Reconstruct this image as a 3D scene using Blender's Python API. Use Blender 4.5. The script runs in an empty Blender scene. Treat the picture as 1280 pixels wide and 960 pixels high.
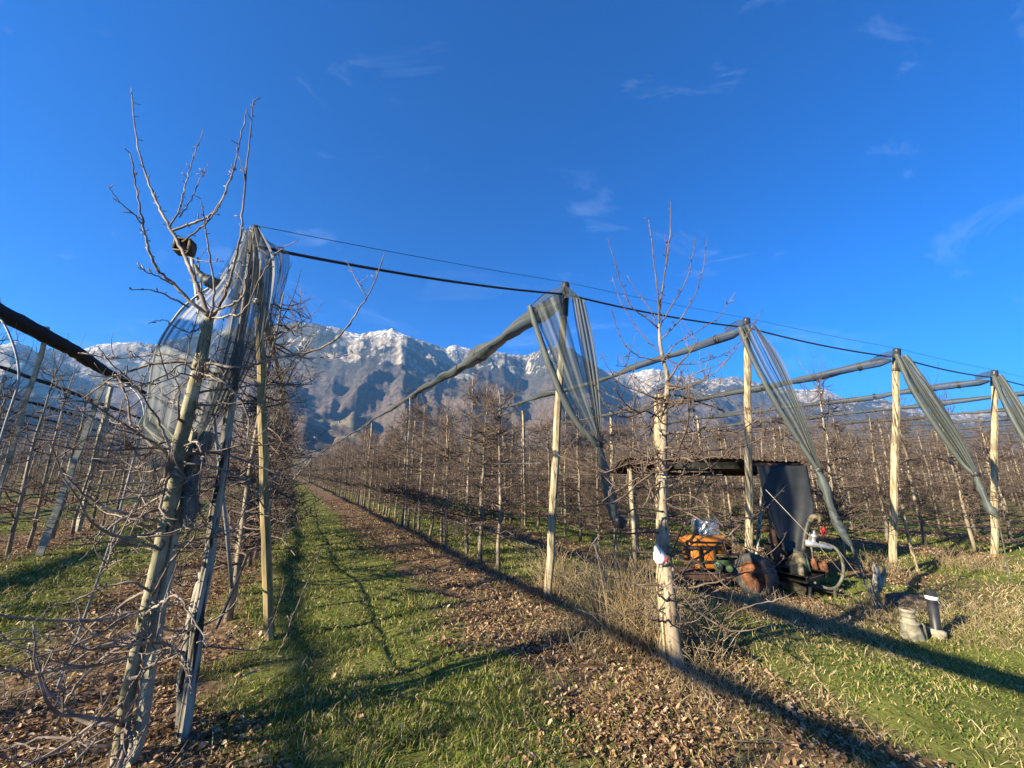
import bpy, math, random
import numpy as np
from mathutils import Vector, Matrix

# ------------------------------------------------------------------ camera, sky, sun, exposure
scene = bpy.context.scene
COL = scene.collection
CAM_H = 1.6
F = 481.0
TILT = math.radians(12.9)
cam_data = bpy.data.cameras.new("camera")
cam_data.sensor_width = 36.0
cam_data.lens = 36.0 * F / 1280.0
cam_data.clip_start = 0.05
cam_data.clip_end = 30000.0
cam = bpy.data.objects.new("camera", cam_data)
cam.location = (0, 0, CAM_H)
cam.rotation_euler = (math.radians(90) + TILT, 0, 0)
COL.objects.link(cam)
scene.camera = cam

SUN_EL = math.radians(23.0)
SUN_AZ = math.atan2(-0.862, -0.507)            # compass style, from +Y towards +X
SUN_DIR = Vector((math.sin(SUN_AZ) * math.cos(SUN_EL), math.cos(SUN_AZ) * math.cos(SUN_EL), math.sin(SUN_EL)))
sun_data = bpy.data.lights.new("sun", 'SUN')
sun_data.energy = 5.0
sun_data.angle = math.radians(0.5)
sun_data.color = (1.0, 0.87, 0.64)
sun = bpy.data.objects.new("sun", sun_data)
sun.rotation_euler = (-SUN_DIR).to_track_quat('-Z', 'Y').to_euler()
sun.location = (0, 0, 50)
COL.objects.link(sun)

world = bpy.data.worlds.new("World")
scene.world = world
world.use_nodes = True
wn, wl = world.node_tree.nodes, world.node_tree.links
wn.clear()
w_out = wn.new('ShaderNodeOutputWorld')
w_bg = wn.new('ShaderNodeBackground')
w_sky = wn.new('ShaderNodeTexSky')
w_sky.sky_type = 'NISHITA'
w_sky.sun_disc = False
w_sky.sun_elevation = SUN_EL
w_sky.sun_rotation = SUN_AZ
w_sky.altitude = 1200
w_sky.air_density = 1.0
w_sky.dust_density = 0.3
w_sky.ozone_density = 6.0
w_bg.inputs['Strength'].default_value = 0.0525
# a few thin cirrus wisps, fixed on the sky dome
w_tc = wn.new('ShaderNodeTexCoord')
w_map = wn.new('ShaderNodeMapping')
w_map.inputs['Rotation'].default_value = (0.0, 0.35, 0.62)
w_map.inputs['Location'].default_value = (0.35, 0.1, 0.27)
w_map.inputs['Scale'].default_value = (1.6, 5.0, 7.0)
w_n1 = wn.new('ShaderNodeTexNoise')
w_n1.inputs['Scale'].default_value = 1.4
w_n1.inputs['Detail'].default_value = 7
w_n1.inputs['Roughness'].default_value = 0.62
w_n1.inputs['Distortion'].default_value = 0.7
w_r1 = wn.new('ShaderNodeMapRange')
w_r1.inputs['From Min'].default_value = 0.57
w_r1.inputs['From Max'].default_value = 0.86
w_r1.inputs['To Max'].default_value = 0.13
w_mix = wn.new('ShaderNodeMix')
w_mix.data_type = 'RGBA'
w_mix.inputs['B'].default_value = (9.0, 10.5, 12.5, 1)
w_hsv = wn.new('ShaderNodeHueSaturation')
w_hsv.inputs['Saturation'].default_value = 2.1
wl.new(w_tc.outputs['Generated'], w_map.inputs['Vector'])
wl.new(w_map.outputs['Vector'], w_n1.inputs['Vector'])
wl.new(w_n1.outputs['Fac'], w_r1.inputs['Value'])
wl.new(w_sky.outputs['Color'], w_hsv.inputs['Color'])
w_tint = wn.new('ShaderNodeMix')
w_tint.data_type = 'RGBA'
w_tint.blend_type = 'MULTIPLY'
w_tint.inputs['Factor'].default_value = 1.0
w_tint.inputs['B'].default_value = (0.42, 0.92, 1.22, 1)
wl.new(w_hsv.outputs['Color'], w_tint.inputs['A'])
wl.new(w_tint.outputs['Result'], w_mix.inputs['A'])
wl.new(w_r1.outputs['Result'], w_mix.inputs['Factor'])
wl.new(w_mix.outputs['Result'], w_bg.inputs['Color'])
wl.new(w_bg.outputs['Background'], w_out.inputs['Surface'])

vs = scene.view_settings
vs.view_transform = 'Standard'
vs.look = 'None'
vs.exposure = 1.9
vs.gamma = 1.0
vs.use_curve_mapping = False
scene.render.engine = 'CYCLES'
scene.cycles.transparent_max_bounces = 40
scene.cycles.max_bounces = 6
scene.cycles.volume_bounces = 0
scene.cycles.use_denoising = True
scene.cycles.denoising_prefilter = 'ACCURATE'

# ------------------------------------------------------------------ numbers
RNG = np.random.default_rng(11)
random.seed(11)
ROWA = math.radians(29.4)
CA, SA = math.cos(ROWA), math.sin(ROWA)
CT, ST = math.cos(TILT), math.sin(TILT)
PITCH = 3.55

def ps(p, s):
    return (CA * p - SA * s, SA * p + CA * s)

def to_ps(x, y):
    return (CA * x + SA * y, -SA * x + CA * y)

_P = np.random.default_rng(5).permutation(512)
_PP = np.concatenate([_P, _P, _P])
_G = np.random.default_rng(6).random(1024)

def vnoise(x, y, seed=0):
    x = np.asarray(x, float) + seed * 17.31
    y = np.asarray(y, float) + seed * 5.77
    xi, yi = np.floor(x).astype(int), np.floor(y).astype(int)
    fx, fy = x - xi, y - yi
    fx = fx * fx * fx * (fx * (fx * 6 - 15) + 10)
    fy = fy * fy * fy * (fy * (fy * 6 - 15) + 10)
    def h(a, b):
        return _G[(_PP[(a & 511)] + b * 1) & 511] if False else _G[_PP[(_PP[a & 511] + (b & 511)) & 511]]
    v00, v10, v01, v11 = h(xi, yi), h(xi + 1, yi), h(xi, yi + 1), h(xi + 1, yi + 1)
    return (v00 * (1 - fx) + v10 * fx) * (1 - fy) + (v01 * (1 - fx) + v11 * fx) * fy

def fbm(x, y, octv=4, seed=0, gain=0.5):
    t, a, n = 0.0, 1.0, 0.0
    f = 1.0
    for o in range(octv):
        t = t + a * vnoise(np.asarray(x) * f, np.asarray(y) * f, seed + o)
        n += a
        a *= gain
        f *= 2.03
    return t / n

def sstep(a, b, x):
    t = np.clip((np.asarray(x, float) - a) / (b - a), 0, 1)
    return t * t * (3 - 2 * t)

def gz(x, y):
    """height of the ground"""
    x = np.asarray(x, float); y = np.asarray(y, float)
    p, s = to_ps(x, y)
    r = np.hypot(x, y)
    near = 1 - sstep(40, 90, r)
    z = -0.2 * sstep(4.0, 6.2, p) + 0.065 * np.clip(-1.4 - p, 0, 15) + 0.02 * sstep(-1.0, -1.8, p)
    z = z + near * ((fbm(x * 0.7, y * 0.7, 3, 3) - 0.5) * 0.09 + (fbm(x * 3.2, y * 3.2, 3, 8) - 0.5) * 0.05)
    return z

def ray(px, py):
    u = (px - 640.0) / F
    v = (480.0 - py) / F
    return np.array((u, CT - v * ST, ST + v * CT))

def at(px, py, Y):
    """the world point seen at pixel (px, py) that lies Y metres ahead of the camera"""
    d = ray(px, py)
    t = Y / d[1]
    return np.array((d[0] * t, Y, CAM_H + d[2] * t))

def onground(px, py):
    d = ray(px, py)
    z = 0.0
    for _ in range(12):
        t = (z - CAM_H) / d[2]
        z = float(gz(d[0] * t, d[1] * t))
    return np.array((d[0] * t, d[1] * t, z))

def proj(x, y, z):
    """pixel of world points (arrays), and depth"""
    dz = np.asarray(z) - CAM_H
    fw = np.asarray(y) * CT + dz * ST
    up = -np.asarray(y) * ST + dz * CT
    fw_ = np.where(fw > 0.05, fw, 0.05)
    return 640 + F * np.asarray(x) / fw_, 480 - F * up / fw_, fw

# ------------------------------------------------------------------ mesh building
class MB:
    def __init__(self):
        self.v, self.q, self.t, self.uv, self.n = [], [], [], [], 0
        self.qm, self.tm = [], []
    def add(self, v, q=None, t=None, m=0):
        v = np.asarray(v, float).reshape(-1, 3)
        if q is not None and len(q):
            q = np.asarray(q, int).reshape(-1, 4)
            self.q.append(q + self.n); self.qm.append(np.full(len(q), m))
        if t is not None and len(t):
            t = np.asarray(t, int).reshape(-1, 3)
            self.t.append(t + self.n); self.tm.append(np.full(len(t), m))
        self.v.append(v)
        self.n += len(v)
    def arrays(self):
        v = np.concatenate(self.v) if self.v else np.zeros((0, 3))
        q = np.concatenate(self.q) if self.q else np.zeros((0, 4), int)
        t = np.concatenate(self.t) if self.t else np.zeros((0, 3), int)
        return v, q, t
    def mesh(self, name, mats, smooth=True, off=None, uv=None):
        v, q, t = self.arrays()
        if off is not None:
            v = v - np.asarray(off, float)
        me = bpy.data.meshes.new(name)
        me.vertices.add(len(v))
        me.vertices.foreach_set('co', v.astype(np.float32).ravel())
        nl = len(q) * 4 + len(t) * 3
        me.loops.add(nl)
        me.polygons.add(len(q) + len(t))
        me.loops.foreach_set('vertex_index', np.concatenate([q.ravel(), t.ravel()]).astype(np.int32))
        st = np.concatenate([np.arange(len(q)) * 4, len(q) * 4 + np.arange(len(t)) * 3]).astype(np.int32)
        me.polygons.foreach_set('loop_start', st)
        mi = np.concatenate(self.qm + self.tm).astype(np.int32) if (self.qm or self.tm) else np.zeros(0, np.int32)
        me.polygons.foreach_set('material_index', mi)
        me.polygons.foreach_set('use_smooth', np.full(len(q) + len(t), smooth))
        if uv is not None:
            l = me.uv_layers.new(name='UVMap')
            idx = np.concatenate([q.ravel(), t.ravel()])
            l.data.foreach_set('uv', np.asarray(uv, np.float32)[idx].ravel())
        for m in (mats if isinstance(mats, (list, tuple)) else [mats]):
            me.materials.append(m)
        me.update(calc_edges=True)
        me.validate()
        return me
    def build(self, name, mats, parent=None, smooth=True, uv=None):
        off = parent_origin(parent)
        me = self.mesh(name, mats, smooth, off, uv)
        o = bpy.data.objects.new(name, me)
        COL.objects.link(o)
        if parent is not None:
            o.parent = parent
        return o

def parent_origin(p):
    o = np.zeros(3)
    while p is not None:
        o = o + np.array(p.location)
        p = p.parent
    return o

def tag(o, label=None, cat=None, group=None, kind=None):
    if label: o['label'] = label
    if cat: o['category'] = cat
    if group: o['group'] = group
    if kind: o['kind'] = kind
    return o

def thing(name, label, cat, loc, group=None, rz=0.0):
    o = bpy.data.objects.new(name, None)
    o.empty_display_size = 0.2
    o.location = [float(c) for c in loc]
    o.rotation_euler = (0, 0, rz)
    COL.objects.link(o)
    return tag(o, label, cat, group)

def dup(root, loc, rz, scale=(1, 1, 1), label=None, group=None):
    r = root.copy(); COL.objects.link(r)
    r.location = [float(c) for c in loc]; r.rotation_euler = (0, 0, rz); r.scale = scale
    if label: r['label'] = label
    if group: r['group'] = group
    for ch in list(root.children):
        c = ch.copy(); COL.objects.link(c); c.parent = r
        for g in list(ch.children):
            d = g.copy(); COL.objects.link(d); d.parent = c
    return r

def frames(P):
    P = np.asarray(P, float)
    T = np.gradient(P, axis=0) if len(P) > 2 else np.repeat((P[1:] - P[:-1]), 2, axis=0)
    T = T / np.maximum(np.linalg.norm(T, axis=1, keepdims=True), 1e-9)
    ref = np.array((0, 0, 1.0)) if abs(T[0][2]) < 0.9 else np.array((1.0, 0, 0))
    A = np.zeros_like(P); B = np.zeros_like(P)
    a = np.cross(T[0], ref); a /= np.linalg.norm(a)
    for i in range(len(P)):
        a = a - T[i] * np.dot(a, T[i])
        n = np.linalg.norm(a)
        a = a / n if n > 1e-6 else np.cross(T[i], (0.3, 0.5, 0.81))
        A[i] = a
        B[i] = np.cross(T[i], a)
    return T, A, B

_RING = {}
def tube(mb, P, R, k=6, m=0, cap=True, prof=None, twist=0.0, lump=0.0, rng=None):
    P = np.asarray(P, float)
    n = len(P)
    R = np.atleast_1d(np.asarray(R, float))
    if len(R) != n:
        R = np.interp(np.linspace(0, 1, n), np.linspace(0, 1, len(R)), R) if len(R) > 1 else np.full(n, R[0])
    T, A, B = frames(P)
    th = np.arange(k) * 2 * math.pi / k + twist
    c, s = np.cos(th), np.sin(th)
    if prof == 'square':
        f = 1.0 / np.maximum(np.abs(c), np.abs(s)) ** 0.8
        c, s = c * f, s * f
    V = P[:, None, :] + R[:, None, None] * (A[:, None, :] * c[None, :, None] + B[:, None, :] * s[None, :, None])
    if lump and rng is not None:
        V = V + (V - P[:, None, :]) * rng.normal(0, lump, (n, k, 1))
    V = V.reshape(-1, 3)
    key = (n, k)
    if key not in _RING:
        i = np.arange(n - 1)[:, None] * k
        j = np.arange(k)[None, :]
        j2 = (j + 1) % k
        _RING[key] = np.stack([i + j, i + j2, i + k + j2, i + k + j], -1).reshape(-1, 4)
    q = _RING[key]
    if cap:
        c0, c1 = len(V), len(V) + 1
        V = np.concatenate([V, P[:1], P[-1:]])
        j = np.arange(k); j2 = (j + 1) % k
        t = np.concatenate([np.stack([np.full(k, c0), j2, j], -1), np.stack([np.full(k, c1), (n - 1) * k + j, (n - 1) * k + j2], -1)])
        mb.add(V, q, t, m)
    else:
        mb.add(V, q, None, m)

def box(mb, c, sx, sy, sz, rot=None, m=0, bev=0.0):
    """a box with chamfered edges"""
    b = min(bev, 0.45 * min(sx, sy, sz))
    h = np.array((sx, sy, sz)) / 2
    if b <= 0:
        v = np.array([(x, y, z) for x in (-1, 1) for y in (-1, 1) for z in (-1, 1)], float) * h
        q = [(0, 1, 3, 2), (4, 6, 7, 5), (0, 4, 5, 1), (2, 3, 7, 6), (0, 2, 6, 4), (1, 5, 7, 3)]
        t = None
    else:
        v = []; idx = {}
        for x in (-1, 1):
            for y in (-1, 1):
                for z in (-1, 1):
                    for ax in range(3):
                        pt = np.array((x, y, z), float) * (h - b)
                        pt[ax] = (x, y, z)[ax] * h[ax]
                        idx[(x, y, z, ax)] = len(v); v.append(pt)
        q, t = [], []
        I = lambda x, y, z, a: idx[(x, y, z, a)]
        for sgn in (-1, 1):
            q += [(I(sgn, -1, -1, 0), I(sgn, 1, -1, 0), I(sgn, 1, 1, 0), I(sgn, -1, 1, 0))]
            q += [(I(-1, sgn, -1, 1), I(1, sgn, -1, 1), I(1, sgn, 1, 1), I(-1, sgn, 1, 1))]
            q += [(I(-1, -1, sgn, 2), I(1, -1, sgn, 2), I(1, 1, sgn, 2), I(-1, 1, sgn, 2))]
        for a in (-1, 1):
            for b2 in (-1, 1):
                q += [(I(a, b2, -1, 0), I(a, b2, -1, 1), I(a, b2, 1, 1), I(a, b2, 1, 0))]
                q += [(I(a, -1, b2, 0), I(a, -1, b2, 2), I(a, 1, b2, 2), I(a, 1, b2, 0))]
                q += [(I(-1, a, b2, 1), I(-1, a, b2, 2), I(1, a, b2, 2), I(1, a, b2, 1))]
                for c2 in (-1, 1):
                    t += [(I(a, b2, c2, 0), I(a, b2, c2, 1), I(a, b2, c2, 2))]
        v = np.array(v)
    if rot is not None:
        v = v @ np.array(rot).T
    mb.add(v + np.asarray(c, float), q, t, m)

def rotz(a):
    c, s = math.cos(a), math.sin(a)
    return np.array(((c, -s, 0), (s, c, 0), (0, 0, 1)))

def cm(P, n):
    """smooth curve (Catmull-Rom) through P, n points"""
    P = np.asarray(P, float)
    if len(P) == 2:
        t = np.linspace(0, 1, n)[:, None]
        return P[0] * (1 - t) + P[1] * t
    Q = np.concatenate([[2 * P[0] - P[1]], P, [2 * P[-1] - P[-2]]])
    t = np.linspace(0, len(P) - 1 - 1e-6, n)
    i = t.astype(int); f = (t - i)[:, None]
    p0, p1, p2, p3 = Q[i], Q[i + 1], Q[i + 2], Q[i + 3]
    return 0.5 * (2 * p1 + (p2 - p0) * f + (2 * p0 - 5 * p1 + 4 * p2 - p3) * f ** 2 + (3 * p1 - p0 - 3 * p2 + p3) * f ** 3)

def lathe(mb, base, axis, prof, k=20, m=0):
    """surface of revolution: prof = [(distance along axis, radius), ...]"""
    axis = np.asarray(axis, float); axis = axis / np.linalg.norm(axis)
    base = np.asarray(base, float)
    ref = np.array((0, 0, 1.0)) if abs(axis[2]) < 0.9 else np.array((1.0, 0, 0))
    a = np.cross(axis, ref); a /= np.linalg.norm(a)
    b = np.cross(axis, a)
    th = np.arange(k) * 2 * math.pi / k
    V = []
    for d, r in prof:
        V.append(base + axis * d + r * (np.cos(th)[:, None] * a + np.sin(th)[:, None] * b))
    n = len(prof)
    V = np.concatenate(V)
    i = np.arange(n - 1)[:, None] * k
    j = np.arange(k)[None, :]; j2 = (j + 1) % k
    q = np.stack([i + j, i + j2, i + k + j2, i + k + j], -1).reshape(-1, 4)
    mb.add(V, q, None, m)

# ------------------------------------------------------------------ materials
def new_mat(name):
    m = bpy.data.materials.new(name)
    m.use_nodes = True
    nt = m.node_tree
    nt.nodes.clear()
    return m, nt.nodes, nt.links

def N(nodes, kind, **kw):
    n = nodes.new(kind)
    for k, v in kw.items():
        if k in n.inputs.keys():
            n.inputs[k].default_value = v
        else:
            setattr(n, k, v)
    return n

def ramp(nodes, stops, interp='LINEAR'):
    r = nodes.new('ShaderNodeValToRGB')
    r.color_ramp.interpolation = interp
    e = r.color_ramp.elements
    while len(e) > 1:
        e.remove(e[-1])
    e[0].position = stops[0][0]; e[0].color = (*stops[0][1], 1)
    for p, c in stops[1:]:
        x = e.new(p); x.color = (*c, 1)
    return r

def bump(nodes, links, fac, bsdf, strength=0.3, dist=0.01):
    b = N(nodes, 'ShaderNodeBump', Strength=strength, Distance=dist)
    links.new(fac, b.inputs['Height'])
    links.new(b.outputs['Normal'], bsdf.inputs['Normal'])
    return b

def simple(name, stops, scale=8, rough=0.7, metal=0.0, stretch=(1, 1, 1), bumps=0.25, detail=6, bdist=0.01, spec=0.4):
    m, n, l = new_mat(name)
    out = n.new('ShaderNodeOutputMaterial')
    b = N(n, 'ShaderNodeBsdfPrincipled', Roughness=rough, Metallic=metal)
    b.inputs['Specular IOR Level'].default_value = spec
    tc = n.new('ShaderNodeTexCoord')
    mp = n.new('ShaderNodeMapping'); mp.inputs['Scale'].default_value = stretch
    no = N(n, 'ShaderNodeTexNoise', Scale=scale, Detail=detail, Roughness=0.6)
    l.new(tc.outputs['Object'], mp.inputs['Vector']); l.new(mp.outputs['Vector'], no.inputs['Vector'])
    r = ramp(n, stops)
    l.new(no.outputs['Fac'], r.inputs['Fac'])
    l.new(r.outputs['Color'], b.inputs['Base Color'])
    if bumps:
        bump(n, l, no.outputs['Fac'], b, bumps, bdist)
    l.new(b.outputs['BSDF'], out.inputs['Surface'])
    return m

def cracked(name, stops, scale, stretch, crack_scale, crack_stretch, lo, hi, dark, rough=0.85, bd=0.012, blot=None):
    m, n, l = new_mat(name)
    out = n.new('ShaderNodeOutputMaterial')
    b = N(n, 'ShaderNodeBsdfPrincipled', Roughness=rough); b.inputs['Specular IOR Level'].default_value = 0.2
    tc = n.new('ShaderNodeTexCoord')
    def noise(sc, st, detail=6, rough_=0.62):
        mp = n.new('ShaderNodeMapping'); mp.inputs['Scale'].default_value = st
        no = N(n, 'ShaderNodeTexNoise', Scale=sc, Detail=detail, Roughness=rough_)
        l.new(tc.outputs['Object'], mp.inputs['Vector']); l.new(mp.outputs['Vector'], no.inputs['Vector'])
        return no.outputs['Fac']
    a = noise(scale, stretch); c = noise(crack_scale, crack_stretch, 4, 0.55)
    r = ramp(n, stops); l.new(a, r.inputs['Fac'])
    mr = N(n, 'ShaderNodeMapRange', interpolation_type='SMOOTHSTEP'); mr.inputs['From Min'].default_value = lo; mr.inputs['From Max'].default_value = hi
    l.new(c, mr.inputs['Value'])
    mx = N(n, 'ShaderNodeMix', data_type='RGBA'); mx.inputs['A'].default_value = (*dark, 1)
    l.new(mr.outputs['Result'], mx.inputs['Factor']); l.new(r.outputs['Color'], mx.inputs['B'])
    col = mx.outputs['Result']
    if blot:
        d = noise(2.3, (1, 1, 0.6), 5, 0.65)
        m2 = N(n, 'ShaderNodeMapRange', interpolation_type='SMOOTHSTEP'); m2.inputs['From Min'].default_value = 0.50; m2.inputs['From Max'].default_value = 0.64; m2.inputs['To Max'].default_value = 0.75
        l.new(d, m2.inputs['Value'])
        m3 = N(n, 'ShaderNodeMix', data_type='RGBA'); m3.inputs['B'].default_value = (*blot, 1)
        l.new(m2.outputs['Result'], m3.inputs['Factor']); l.new(col, m3.inputs['A']); col = m3.outputs['Result']
    l.new(col, b.inputs['Base Color'])
    ad = N(n, 'ShaderNodeMath', operation='ADD'); l.new(mr.outputs['Result'], ad.inputs[0]); l.new(a, ad.inputs[1])
    bump(n, l, ad.outputs['Value'], b, 0.6, bd)
    l.new(b.outputs['BSDF'], out.inputs['Surface'])
    return m

M = {}
M['bark'] = simple('bark', [(0.3, (0.085, 0.066, 0.046)), (0.5, (0.225, 0.185, 0.13)), (0.7, (0.40, 0.34, 0.25))], 9, 0.85, stretch=(1, 1, 0.35), bumps=0.5)
M['twig'] = simple('twig_bark', [(0.3, (0.036, 0.025, 0.020)), (0.52, (0.10, 0.070, 0.053)), (0.72, (0.21, 0.162, 0.125))], 6, 0.8, bumps=0.0)
M['old_bark'] = simple('old_bark', [(0.28, (0.05, 0.045, 0.03)), (0.45, (0.15, 0.135, 0.085)), (0.62, (0.33, 0.29, 0.19)), (0.8, (0.46, 0.41, 0.30))], 7, 0.85, stretch=(1, 1, 0.4), bumps=0.6, bdist=0.015)
M['pale_bark'] = simple('pale_bark', [(0.3, (0.10, 0.075, 0.05)), (0.5, (0.27, 0.22, 0.16)), (0.7, (0.46, 0.40, 0.31))], 8, 0.85, stretch=(1, 1, 0.3), bumps=0.6, bdist=0.015)
M['dark_twig'] = simple('dark_twig', [(0.3, (0.06, 0.045, 0.035)), (0.5, (0.17, 0.13, 0.10)), (0.7, (0.38, 0.32, 0.26))], 7, 0.75, bumps=0.2)
M['post_wood'] = simple('post_wood', [(0.28, (0.20, 0.15, 0.09)), (0.5, (0.42, 0.345, 0.225)), (0.72, (0.58, 0.50, 0.36))], 6, 0.8, stretch=(4, 4, 0.35), bumps=0.4)
M['grey_wood'] = simple('grey_wood', [(0.28, (0.06, 0.055, 0.05)), (0.5, (0.22, 0.21, 0.19)), (0.72, (0.42, 0.40, 0.36))], 9, 0.85, stretch=(5, 5, 0.3), bumps=0.7)
M['concrete'] = simple('concrete', [(0.3, (0.20, 0.19, 0.14)), (0.55, (0.36, 0.34, 0.26)), (0.75, (0.48, 0.45, 0.36))], 7, 0.9, bumps=0.3)
M['brown_post'] = simple('brown_post', [(0.3, (0.07, 0.05, 0.02)), (0.5, (0.24, 0.18, 0.075)), (0.72, (0.42, 0.34, 0.17))], 5, 0.8, stretch=(4, 4, 0.4), bumps=0.35)
M['black_plastic'] = simple('black_plastic', [(0.3, (0.012, 0.012, 0.013)), (0.7, (0.035, 0.035, 0.036))], 12, 0.45, bumps=0.05)
M['steel'] = simple('galvanised_steel', [(0.3, (0.17, 0.18, 0.185)), (0.7, (0.33, 0.34, 0.345))], 14, 0.55, 0.35, bumps=0.05)
M['cable'] = simple('cable', [(0.3, (0.015, 0.015, 0.02)), (0.7, (0.04, 0.04, 0.05))], 20, 0.5, 0.2, bumps=0)
M['wire'] = simple('wire', [(0.3, (0.16, 0.16, 0.16)), (0.7, (0.32, 0.31, 0.30))], 20, 0.6, 0.2, bumps=0)
M['rust'] = simple('rust', [(0.33, (0.035, 0.016, 0.010)), (0.5, (0.15, 0.058, 0.025)), (0.70, (0.33, 0.15, 0.065))], 9, 0.85, 0.2, bumps=0.4)
M['dark_rust'] = simple('dark_rust', [(0.3, (0.02, 0.011, 0.009)), (0.5, (0.06, 0.03, 0.022)), (0.75, (0.12, 0.06, 0.04))], 7, 0.85, 0.1, bumps=0.4)
M['orange'] = simple('orange_paint', [(0.30, (0.09, 0.04, 0.015)), (0.46, (0.36, 0.12, 0.015)), (0.8, (0.50, 0.19, 0.022))], 7, 0.5, bumps=0.2)
M['green'] = simple('green_paint', [(0.36, (0.035, 0.028, 0.018)), (0.52, (0.035, 0.075, 0.038)), (0.75, (0.08, 0.15, 0.08))], 6, 0.6, bumps=0.2)
M['oily'] = simple('oily_iron', [(0.3, (0.010, 0.010, 0.009)), (0.55, (0.035, 0.035, 0.03)), (0.75, (0.10, 0.10, 0.085))], 11, 0.55, 0.3, bumps=0.5)
M['mossy'] = simple('mossy_iron', [(0.33, (0.025, 0.022, 0.015)), (0.5, (0.095, 0.08, 0.045)), (0.72, (0.22, 0.20, 0.13))], 12, 0.75, 0.1, bumps=0.5)
M['alu'] = simple('aluminium', [(0.3, (0.35, 0.35, 0.35)), (0.7, (0.75, 0.75, 0.74))], 9, 0.4, 0.7, bumps=0.15)
M['red'] = simple('red_paint', [(0.3, (0.45, 0.012, 0.02)), (0.7, (0.62, 0.02, 0.035))], 9, 0.4, bumps=0.05)
M['rubber'] = simple('rubber', [(0.3, (0.02, 0.02, 0.021)), (0.7, (0.065, 0.063, 0.06))], 10, 0.8, bumps=0.25)
M['tarp'] = simple('tarpaulin', [(0.3, (0.012, 0.014, 0.016)), (0.7, (0.024, 0.027, 0.03))], 4, 0.6, bumps=0.3, bdist=0.03)
M['cream'] = simple('cream_plastic', [(0.3, (0.22, 0.19, 0.13)), (0.7, (0.44, 0.39, 0.29))], 10, 0.7, bumps=0.2)
M['white'] = simple('white_plastic', [(0.3, (0.62, 0.61, 0.58)), (0.7, (0.82, 0.81, 0.79))], 10, 0.5, bumps=0.1)
M['hose'] = simple('grey_hose', [(0.3, (0.05, 0.05, 0.035)), (0.7, (0.13, 0.125, 0.09))], 10, 0.6, bumps=0.2)
M['cloth_yellow'] = simple('yellow_cloth', [(0.35, (0.28, 0.17, 0.05)), (0.55, (0.46, 0.32, 0.12)), (0.7, (0.45, 0.17, 0.04))], 6, 0.9, bumps=0.4)
M['foil'] = simple('foil', [(0.35, (0.10, 0.12, 0.13)), (0.55, (0.45, 0.48, 0.50)), (0.7, (0.80, 0.82, 0.83))], 16, 0.25, 0.85, bumps=0.9, bdist=0.02)
M['soil'] = simple('bare_soil', [(0.3, (0.06, 0.042, 0.025)), (0.7, (0.15, 0.11, 0.07))], 14, 0.95, bumps=0.7, bdist=0.02)
M['plaster'] = simple('plaster', [(0.3, (0.36, 0.34, 0.31)), (0.7, (0.46, 0.44, 0.41))], 2, 0.9, bumps=0)
M['tiles'] = simple('roof_tiles', [(0.3, (0.22, 0.09, 0.055)), (0.7, (0.34, 0.15, 0.09))], 2, 0.9, bumps=0)
M['cord'] = simple('cord', [(0.3, (0.06, 0.06, 0.055)), (0.7, (0.16, 0.16, 0.14))], 9, 0.8, bumps=0)
M['standpipe'] = simple('old_cast_iron', [(0.3, (0.10, 0.09, 0.06)), (0.5, (0.21, 0.195, 0.14)), (0.72, (0.32, 0.30, 0.23))], 11, 0.85, bumps=0.5)
M['roll_shaded'] = simple('black_net_shaded', [(0.3, (0.004, 0.004, 0.005)), (0.7, (0.009, 0.009, 0.011))], 7, 0.85, bumps=0.15, bdist=0.02)  # black net on the left rows, its shaded side put into the colour
M['post_wood'] = cracked('post_wood', [(0.28, (0.17, 0.125, 0.072)), (0.5, (0.36, 0.295, 0.185)), (0.72, (0.49, 0.42, 0.29))], 6, (4, 4, 0.35), 16, (2.2, 2.2, 0.10), 0.36, 0.44, (0.08, 0.055, 0.03), blot=(0.15, 0.12, 0.08))
M['grey_wood'] = cracked('grey_wood', [(0.28, (0.10, 0.09, 0.07)), (0.5, (0.27, 0.25, 0.20)), (0.72, (0.46, 0.43, 0.36))], 9, (4, 4, 0.3), 18, (2, 2, 0.12), 0.38, 0.50, (0.03, 0.026, 0.02))
M['old_bark'] = cracked('old_bark', [(0.28, (0.075, 0.07, 0.04)), (0.45, (0.19, 0.175, 0.105)), (0.62, (0.36, 0.325, 0.215)), (0.8, (0.48, 0.44, 0.33))], 8, (1, 1, 0.5), 26, (1, 1, 0.45), 0.33, 0.44, (0.04, 0.035, 0.022), blot=(0.055, 0.05, 0.035))
M['pale_bark'] = cracked('pale_bark', [(0.3, (0.12, 0.09, 0.06)), (0.5, (0.28, 0.23, 0.165)), (0.7, (0.44, 0.385, 0.295))], 9, (1, 1, 0.35), 24, (1, 1, 0.3), 0.34, 0.46, (0.06, 0.045, 0.03), blot=(0.13, 0.10, 0.07))
M['concrete'] = cracked('concrete', [(0.3, (0.19, 0.18, 0.125)), (0.55, (0.33, 0.31, 0.225)), (0.75, (0.43, 0.40, 0.30))], 7, (1, 1, 1), 40, (1, 1, 1), 0.30, 0.36, (0.10, 0.095, 0.065), blot=(0.17, 0.165, 0.10))
M['straw_stub'] = simple('dry_stem', [(0.3, (0.25, 0.17, 0.09)), (0.7, (0.5, 0.38, 0.22))], 9, 0.9, bumps=0.2)

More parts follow.
